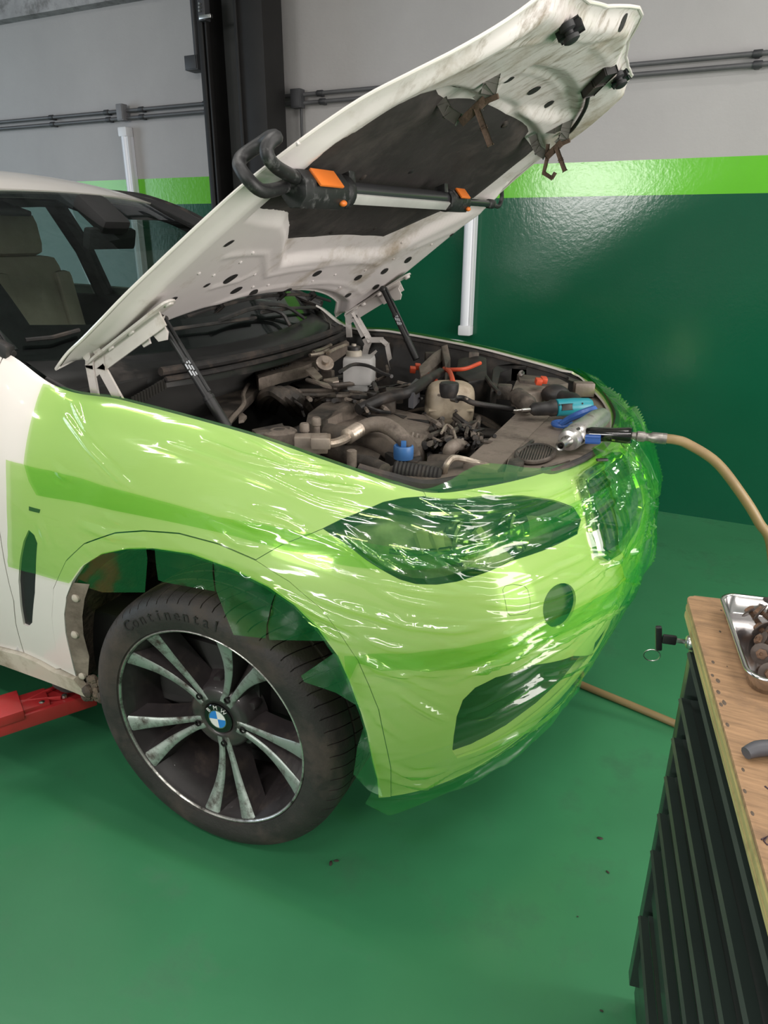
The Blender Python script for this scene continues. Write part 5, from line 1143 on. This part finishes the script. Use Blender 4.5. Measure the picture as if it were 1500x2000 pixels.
# ------------------------------------------------------------------ tools left in the engine bay
sdv = thing('cordless_screwdriver', 'teal and black cordless screwdriver lying on the slam panel', 'screwdriver', tuple(L(1080, 812, .955)))
P0 = L(1003, 802, .985); P1 = L(1152, 792, .995); ax = (P1-P0).normalized(); ln = (P1-P0).length; TEAL = mat('teal plastic', (.012, .22, .27), .4, var=.1)
B().lathe(P0, ax, [(.003, 0), (.0035, ln*.10), (.006, ln*.11), (.006, ln*.23)], 12).out('bit', STEEL, sdv)
B().lathe(P0, ax, [(.012, ln*.22), (.020, ln*.26), (.022, ln*.40), (.0225, ln*.46), (.026, ln*.48), (.026, ln*.54), (.021, ln*.55)], 20).out('chuck', BLACKP, sdv)
B().lathe(P0, ax, [(.021, ln*.545), (.027, ln*.56), (.027, ln*.80), (.024, ln*.98), (.018, ln*1.02), (.001, ln*1.02)], 20).out('body', TEAL, sdv)
nn = (V(CAM)-P1).normalized(); sw = P0+ax*ln*.70+nn*.026
B().box(sw, (.010, .020, .034), frame(ax, nn), .003).out('switch', BLACKP, sdv)
for k in (.60, .90): B().lathe(P0+ax*ln*k+nn*.024+V((0, 0, .008)), nn, [(.003, 0), (.003, .003)], 8).out('case_screw', BLACKP, sdv)
grip0 = P0+ax*ln*.86; B().tube([grip0, grip0+V((-.03, .05, .008)), grip0+V((-.075, .095, .004))], .022, 12, smooth=4).out('battery_grip', BLACKP, sdv)
clp = thing('trim_clamp', 'blue plastic clamp tool under the teal screwdriver', 'clamp', tuple(L(1120, 815, .955)))
BLT = mat('blue tool plastic', (.03, .10, .34), .4, var=.15)
pc = [L(1096, 828, .966), L(1112, 818, .985), L(1135, 808, 1.006), L(1160, 800, 1.010)]
for a_, b_ in zip(pc[:-1], pc[1:]): pass
B().tube(pc, .011, 8, smooth=4, rf=lambda k: .8+.4*k).out('lever', BLT, clp)
B().tube([L(1098, 828, .960)+V((math.cos(a)*.026, math.sin(a)*.026, 0)) for a in np.linspace(0, 2*PI, 19)], .008, 8, cap=False).out('ring', BLT, clp)
pf = pc[-1]; B().tube([pf, pf+V((.006, -.004, -.02)), V((pf.x+.010, pf.y-.006, .953))], .010, 8, smooth=3).out('foot', BLT, clp)
gun = thing('impact_wrench', 'silver air impact wrench with a black handle lying on the slam panel', 'impact wrench', tuple(L(1130, 862, .955)))
G0 = L(1096, 870, .985); G1 = L(1178, 812, 1.0); ax = (G1-G0).normalized(); ln = (G1-G0).length
ALG = mat('cast aluminium', (.62, .60, .58), .28, .85, var=.2, scale=25, dirt=(.18, .15, .13), dirt_amt=.3, dirt_scale=25)
B().lathe(G0, ax, [(.0085, .012), (.0085, -.004), (.0125, -.006), (.0125, .0), (.0115, .02), (.0125, .03), (.016, .036), (.016, .046)], 20, cap=False).out('socket', STEEL, gun)
B().lathe(G0, ax, [(.014, .042), (.027, .046), (.031, .060), (.031, .072), (.027, .076), (.026, .082), (.031, .090), (.0325, .12), (.031, ln*.82), (.026, ln*.97), (.015, ln)], 26).out('body', ALG, gun)
for k in range(5): 
    a = k*2*PI/5+.5; fm = frame(ax); B().lathe(G0+ax*.078+fm @ V((math.cos(a)*.029, math.sin(a)*.029, 0)), ax, [(.004, -.012), (.004, .006)], 8).out('case_bolt', BLACKP, gun)
H0 = L(1146, 847, .996); H1 = L(1234, 851, 1.004); hx = (H1-H0).normalized(); hl_ = (H1-H0).length
B().lathe(H0, hx, [(.016, 0), (.019, .012), (.0185, hl_*.55), (.022, hl_*.92), (.021, hl_)], 18).out('handle', GLOSSB, gun)
B().box(L(1158, 858, .992), (.014, .012, .030), frame(hx), .004).out('trigger', BLT, gun)
F1 = L(1302, 857, 1.004); fx = F1-H1
B().lathe(H1, fx, [(.010, 0), (.010, .01), (.014, .014), (.014, .03), (.011, .034), (.011, .045), (.0145, .05), (.0145, .075), (.012, .08), (.012, fx.length*.86), (.0145, fx.length*.88), (.0145, fx.length)], 14).out('air_coupling', mat('steel coupling', (.30, .28, .26), .4, .8, var=.3, scale=40), gun)
HOSE = mat('yellowed air hose', (.25, .175, .08), .45, var=.12, scale=6, dirt=(.20, .13, .06), dirt_amt=.3)
hs = [F1-fx.normalized()*.02, F1+V((.02, 0, .0)), lift(1345, 868, 1, F1.y+.01), lift(1400, 904, 1, F1.y+.02), lift(1450, 968, 1, F1.y+.03), lift(1482, 1020, 1, F1.y+.04), lift(1508, 1078, 1, F1.y+.05)]
q_ = hs[-1]; hs += [V((q_.x+.06, q_.y+.03, .42)), V((q_.x+.09, q_.y+.05, .18)), V((q_.x+.13, q_.y+.08, .035)), V((q_.x+.22, q_.y+.14, .0125)), V((q_.x+.36, q_.y+.10, .0125)), V((q_.x+.34, q_.y-.10, .0125)), V((1.36, -.01, .0125)), V((1.20, .035, .0125)), V((1.028, .082, .0125)), V((.875, .123, .0125)), V((.722, .163, .0125)), V((.4, .26, .0125)), V((-.1, .42, .0125)), V((-.5, .75, .0125))]
ho = B().tube(hs, .0125, 12, smooth=6).out('air_hose', HOSE)
tag(ho, 'yellowed air hose from the impact wrench down across the green floor', 'hose')
# ------------------------------------------------------------------ workbench cabinet
BA = V((1.021, -.912, .94)); e1 = V((.189, -.982, 0)).normalized(); e2 = V((e1.y*-1, e1.x, 0))
RB = Matrix((e1, e2, V((0, 0, 1)))).transposed()
bp = lambda a, b, z: BA+e1*a+e2*b+V((0, 0, z-.94))
bench = thing('tool_cabinet', 'dark green drawer cabinet on the workshop floor beside the car', 'cabinet', tuple(bp(.4, .25, 0)))
BG = mat('dark green cabinet steel', (.020, .030, .026), .38, var=.12, scale=5, coat=.15); BGD = BG
def bbox(name, a0, a1, b0, b1, z0, z1, m, parent=bench, bev=.002): return B().box(bp((a0+a1)/2, (b0+b1)/2, (z0+z1)/2), (a1-a0, b1-b0, z1-z0), RB, bev).out(name, m, parent)
LB = .78; DB = .50
bbox('carcass', .012, LB, .042, DB, .085, .906, BGD)
bbox('end_panel', .0, .030, .012, DB, .075, .908, BG)
bbox('end_panel', LB-.02, LB+.01, .012, DB, .075, .908, BG)
bbox('top_rail', .03, LB, .016, .06, .868, .908, BG)
bbox('plinth', .0, LB, .03, DB, .02, .088, BG)
cz = []
zz = np.linspace(.05, .93, 180); pr = project(np.array([tuple(bp(.03, .012, z)) for z in zz]))
for y in (1240, 1330, 1408, 1483, 1556, 1628, 1757, 1890): cz.append(float(np.interp(-y, -pr[:, 1][::1] if pr[0, 1] > pr[-1, 1] else pr[:, 1], zz)))
for k in range(len(cz)-1):
    zt, zb = cz[k], cz[k+1]; h = zt-zb
    dr = bbox('drawer', .036, LB-.026, .020, .05, zb+.010, zt-.030, BG, bev=.003)
    dm = B(); sec = [(.018, zt-.030), (.004, zt-.030), (.0, zt-.024), (.004, zt-.020), (.018, zt-.022)]
    dm.prism([(b, z-.94) for b, z in sec], Matrix.Translation(BA+e1*.05) @ Matrix((e2, V((0, 0, 1)), e1)).transposed().to_4x4(), LB-.10); dm.out('pull_lip', BG, dr, smooth=False)
for (a, b) in ((.06, .08), (.06, DB-.05), (LB-.05, .08), (LB-.05, DB-.05)):
    p = bp(a, b, .022); B().cyl(p-e1*.0-e2*.012, p+e2*.012, .022, n=16).out('castor', RUBBER, bench)
    bbox('castor_fork', a-.018, a+.018, b-.018, b+.018, .03, .05, BGD)
lk0 = bp(.045, .014, .885)
B().lathe(lk0, -e2, [(.012, 0), (.012, .012), (.010, .016), (.006, .018)], 18).out('lock', STEEL, bench)
ky = thing('key', 'small black key with a wire ring in the cabinet lock', 'key', tuple(lk0-e2*.02))
KB_ = mat('key black', (.012, .012, .013), .4)
B().box(lk0-e2*.024, (.004, .022, .007), RB, .001).out('blade', STEEL, ky)
B().box(lk0-e2*.042, (.007, .022, .016), RB, .003).out('stem', KB_, ky)
B().box(lk0-e2*.058, (.009, .010, .045), RB @ Euler((.15, .1, 0)).to_matrix(), .003).out('bow', KB_, ky)
kc = lk0-e2*.064+V((0, 0, -.033)); B().tube([kc+e2*(math.cos(a)*.0125)+V((0, 0, math.sin(a)*.0125))+e1*.003*math.sin(a) for a in np.linspace(0, 2*PI, 23)], .0009, 6, cap=False).out('key_ring', STEEL, ky)
# worktop: wood with grain running across
def wood_mat(name, col, dark, edge=False):
    m = bpy.data.materials.new(name); m.use_nodes = True; nt = m.node_tree; b = nt.nodes['Principled BSDF']; b.inputs['Roughness'].default_value = .62
    tc = nt.nodes.new('ShaderNodeTexCoord'); mp = nt.nodes.new('ShaderNodeMapping'); mp.inputs['Rotation'].default_value = (0, 0, 1.4+.55); mp.inputs['Scale'].default_value = (14, 130, 60) if not edge else (6, 6, 160)
    nt.links.new(tc.outputs['Object'], mp.inputs['Vector']); n1 = nt.nodes.new('ShaderNodeTexNoise'); n1.inputs['Scale'].default_value = 1.0; n1.inputs['Detail'].default_value = 5; n1.inputs['Roughness'].default_value = .65; nt.links.new(mp.outputs['Vector'], n1.inputs['Vector'])
    r = nt.nodes.new('ShaderNodeValToRGB'); r.color_ramp.elements[0].position = .34; r.color_ramp.elements[1].position = .62; r.color_ramp.elements[0].color = (*[c*.62 for c in col], 1); r.color_ramp.elements[1].color = (*col, 1); nt.links.new(n1.outputs['Fac'], r.inputs['Fac'])
    n2 = nt.nodes.new('ShaderNodeTexNoise'); n2.inputs['Scale'].default_value = 9; n2.inputs['Detail'].default_value = 6; n2.inputs['Roughness'].default_value = .7; nt.links.new(tc.outputs['Object'], n2.inputs['Vector'])
    r2 = nt.nodes.new('ShaderNodeValToRGB'); r2.color_ramp.elements[0].position = .52; r2.color_ramp.elements[1].position = .72; nt.links.new(n2.outputs['Fac'], r2.inputs['Fac'])
    ml = nt.nodes.new('ShaderNodeMath'); ml.operation = 'MULTIPLY'; ml.inputs[1].default_value = .75; nt.links.new(r2.outputs['Color'], ml.inputs[0])
    mx = nt.nodes.new('ShaderNodeMix'); mx.data_type = 'RGBA'; nt.links.new(ml.outputs[0], mx.inputs['Factor']); nt.links.new(r.outputs['Color'], mx.inputs['A']); mx.inputs['B'].default_value = (*dark, 1)
    nt.links.new(mx.outputs['Result'], b.inputs['Base Color']); bm_ = nt.nodes.new('ShaderNodeBump'); bm_.inputs['Strength'].default_value = .25; bm_.inputs['Distance'].default_value = .004; nt.links.new(n1.outputs['Fac'], bm_.inputs['Height']); nt.links.new(bm_.outputs['Normal'], b.inputs['Normal'])
    MATS[name] = m; return m
WOOD = wood_mat('worn pine top', (.37, .22, .115), (.12, .075, .05)); WEDGE = wood_mat('pale plywood edge', (.42, .36, .15), (.13, .10, .045), True)
wt = thing('worktop', 'worn pale wooden worktop with oil stains on the drawer cabinet', 'worktop', tuple(bp(.4, .25, .908)))
top_poly = [(-.012, .0), (LB+.02, 0), (LB+.02, DB+.02), (-.012, DB+.02)]
def round_poly(w0, w1, d0, d1, r, n=5):
    out = []
    for (cx, cy, a0_) in ((w1-r, d0+r, -PI/2), (w1-r, d1-r, 0), (w0+r, d1-r, PI/2), (w0+r, d0+r, PI)):
        out += [(cx+r*math.cos(a0_+PI/2*k/n), cy+r*math.sin(a0_+PI/2*k/n)) for k in range(n+1)]
    return out
Mt = Matrix.Translation(bp(0, 0, .934)) @ RB.to_4x4()
B().prism(round_poly(-.010, LB+.02, -.004, DB+.02, .012), Mt, .007, .003).out('top_face', WOOD, wt)
for k in range(4): B().prism(round_poly(-.010, LB+.02, -.004+.0012*(k % 2), DB+.02, .012), Matrix.Translation(bp(0, 0, .908+.0065*k)) @ RB.to_4x4(), .0065, .0006).out('ply_layer', WEDGE, wt)
rr = random.Random(21); NK = mat('dark knock marks', (.09, .065, .045), .8)
for k in range(26):
    a = rr.uniform(.0, .6); b = rr.choice((rr.uniform(-.002, .006), rr.uniform(.01, .12))); p = bp(a, b, .9408)
    B().ball(p, .0016+.0022*rr.random(), (1.6, .8, .18), RB, 8).out('knock_mark', NK, wt)
sq = [(1487, 1640), (1500, 1633), (1492, 1643), (1498, 1650), (1509, 1646), (1506, 1638), (1515, 1630)]
B().tube([lift(x, y, 2, .9415) for x, y in sq], .0009, 5).out('marker_scribble', mat('marker ink', (.03, .012, .02), .6), wt)
B().tube([lift(x, y, 2, .9412) for x, y in ((1494, 1536), (1500, 1541), (1510, 1540))], .0012, 5).out('marker_scribble', mat('marker ink', (.03, .012, .02), .6), wt)
# steel tray
TRAY = mat('polished tray steel', (.62, .60, .60), .18, 1.0, var=.06)
ta, tb_ = lift(1408, 1158, 2, .968), lift(1462, 1312, 2, .968); e1t = V((tb_.x-ta.x, tb_.y-ta.y, 0)).normalized(); e2t = V((-e1t.y, e1t.x, 0)); tl = (tb_-ta).length+.012
tray = thing('steel_tray', 'small polished steel tray full of rusty screws on the worktop', 'tray', (ta.x, ta.y, .941))
RT = Matrix((e1t, e2t, V((0, 0, 1)))).transposed(); TW = .20
def tring(off, z): return [V((ta.x, ta.y, 0))+RT @ V((x, y, z)) for x, y in round_poly(0-off, tl+off, 0-off, TW+off, .026+off, 6)]
rings = [tring(.004, .966), tring(.004, .9685), tring(0, .969), tring(-.002, .967), tring(-.010, .9435), tring(-.016, .9425)]
n = len(rings[0]); vv = [p for r_ in rings for p in r_]; ff = [(i*n+j, i*n+(j+1) % n, (i+1)*n+(j+1) % n, (i+1)*n+j) for i in range(len(rings)-1) for j in range(n)]+[tuple((len(rings)-1)*n+j for j in range(n))]
mk('pan', vv, ff, TRAY, tray)
ro = [tring(.002, .966), tring(-.006, .9425), tring(-.010, .9412)]
vv = [p for r_ in ro for p in r_]; mk('pan_outside', vv, [(i*n+j, (i+1)*n+j, (i+1)*n+(j+1) % n, i*n+(j+1) % n) for i in range(2) for j in range(n)]+[tuple(2*n+j for j in range(n))[::-1]], TRAY, tray)
# rusty screws: one master of each length, copied
SR = mat('rusty screw', (.20, .115, .07), .6, .55, var=.35, scale=60, dirt=(.09, .07, .06), dirt_amt=.5, dirt_scale=60, bump=.3, bump_scale=200); SW = mat('tarnished washer', (.085, .066, .056), .55, .4, var=.25, scale=50)
def make_screw(ln):
    t = thing('rusty_screw', 'rusty self tapping screw with wide washer head in the steel tray', 'screw', (0, 0, 0), 'rusty screws in the tray', world_parts=False)
    B().lathe((0, 0, 0), (0, 0, 1), [(.0140, 0), (.0145, .0011), (.0122, .0022), (.005, .0024)], 20).out('washer', SW, t)
    B().lathe((0, 0, .0022), (0, 0, 1), [(.0074, 0), (.0074, .0048), (.0057, .0058), (.0027, .0058), (.0023, .0040), (.0005, .0040)], 6).out('head', SR, t)
    pr_ = [(.0030, 0)]; k = 0; z = 0
    while z < ln: pr_ += [(.0030, -z-.0002), (.0046, -z-.0009), (.0030, -z-.0017)]; z += .0019
    pr_.append((.0008, -ln-.004)); B().lathe((0, 0, 0), (0, 0, 1), pr_[::-1], 10).out('shank', SR, t)
    return t
masters = [make_screw(.018), make_screw(.023)]
used = [False, False]
def place_screw(k, loc, rot, lb):
    src = masters[k]
    if not used[k]: used[k] = True; src.location = loc; src.rotation_euler = rot; src['label'] = lb; return
    r = src.copy(); C.objects.link(r); r.location = loc; r.rotation_euler = rot; r['label'] = lb
    for ch in src.children: c_ = ch.copy(); C.objects.link(c_); c_.parent = r
# drop them one by one: each comes to rest on the pan or on the screws already there
def screw_balls(ln):
    bl = [(0, 0, .0042, .0066)]
    for rad, n_ in ((.0128, 18), (.0085, 12)): bl += [(rad*math.cos(2*PI*i/n_), rad*math.sin(2*PI*i/n_), .0011, .0023) for i in range(n_)]
    bl += [(0, 0, -.003-i*.0035, .0047) for i in range(int((ln+.003)/.0035)+1)]
    return np.array(bl)
SB = [screw_balls(.018), screw_balls(.023)]
rr = random.Random(9); laid = np.zeros((0, 4)); KINDS = ((1.15, 1.45, 'rusty screw lying on its side in the steel tray'), (2.8, 3.14, 'rusty screw turned point up over its washer in the steel tray'), (.70, .95, 'rusty screw leaning with its hex head up in the steel tray'))
for k in range(40):
    lo, hi, lb = KINDS[(0, 2, 0, 1, 0, 2, 0, 0)[k % 8]]; best = None
    for attempt in range(160):
        x = rr.uniform(.029, tl-.029); y = rr.uniform(.029, TW-.029); tilt = rr.uniform(lo, hi)
        dirw = RT @ V((tl/2-x, TW/2-y, 0)); phi = math.atan2(-dirw.x, dirw.y)+rr.uniform(-.8, .8)      # shank towards the middle of the tray
        rot = (tilt, 0, phi); Rm = np.array(Euler(rot).to_matrix()); q_ = SB[k % 2][:, :3] @ Rm.T; rad = SB[k % 2][:, 3]; o_ = V((ta.x, ta.y, 0))+RT @ V((x, y, 0))
        loc_ = (q_+[o_.x, o_.y, 0]-[ta.x, ta.y, 0]) @ np.array(RT); m_ = .013+rad      # stay off the sloping sides
        if (loc_[:, 0] < m_).any() or (loc_[:, 0] > tl-m_).any() or (loc_[:, 1] < m_).any() or (loc_[:, 1] > TW-m_).any(): continue
        z = float((.9427+rad-q_[:, 2]).max())
        if len(laid):
            dx = q_[:, None, 0]+o_.x-laid[None, :, 0]; dy = q_[:, None, 1]+o_.y-laid[None, :, 1]; R2 = (rad[:, None]+laid[None, :, 3])**2-dx**2-dy**2; hit = R2 > 0
            if hit.any(): z = max(z, float((laid[None, :, 2]+np.sqrt(np.maximum(R2, 0))-q_[:, None, 2])[hit].max()))
        top = z+float(q_[:, 2].max())
        if best is None or top < best[0]: best = (top, z, o_, rot, q_, rad)
    top, z, o_, rot, q_, rad = best
    laid = np.vstack([laid, np.c_[q_+[o_.x, o_.y, z], rad]]); place_screw(k % 2, V((o_.x, o_.y, z)), rot, lb)
# pliers: only the grip ends reach into view
pl = thing('pliers', 'pliers with dark grey rubber grips lying on the wooden worktop', 'pliers', tuple(lift(1490, 1470, 2, .941)))
GRP = mat('dark grey grip', (.07, .07, .08), .5)
B().tube([lift(1457, 1471, 2, .951), lift(1478, 1463, 2, .953), lift(1510, 1461, 2, .954), lift(1560, 1468, 2, .954)], .0085, 10, smooth=4, rf=lambda k: .82+.25*min(1, k*3)).out('grip', GRP, pl)
g1 = lift(1560, 1468, 2, .953)
B().tube([g1+V((.0, -.002, 0)), g1+V((.05, -.005, 0)), g1+V((.10, .004, 0))], .007, 8, smooth=3).out('jaw', STEEL, pl)
B().tube([g1+V((-.02, -.045, 0)), g1+V((.03, -.03, 0)), g1+V((.07, -.004, 0))], .008, 8, smooth=3).out('grip', GRP, pl)
# specks of debris on the floor
DB_ = mat('dark debris', (.03, .022, .016), .8)
for (x, y, r) in ((1172, 1637, .006), (1187, 1703, .004), (646, 1686, .006), (657, 1681, .005), (1175, 1974, .003), (1128, 1790, .002)):
    p = lift(x, y, 2, .002); o = B().ball(p, r, (1.4, .7, .4), Euler((0, 0, x)).to_matrix(), 8).out('floor_debris', DB_)
    tag(o, 'small dark scrap of debris on the green floor', 'debris', 'debris on the floor')
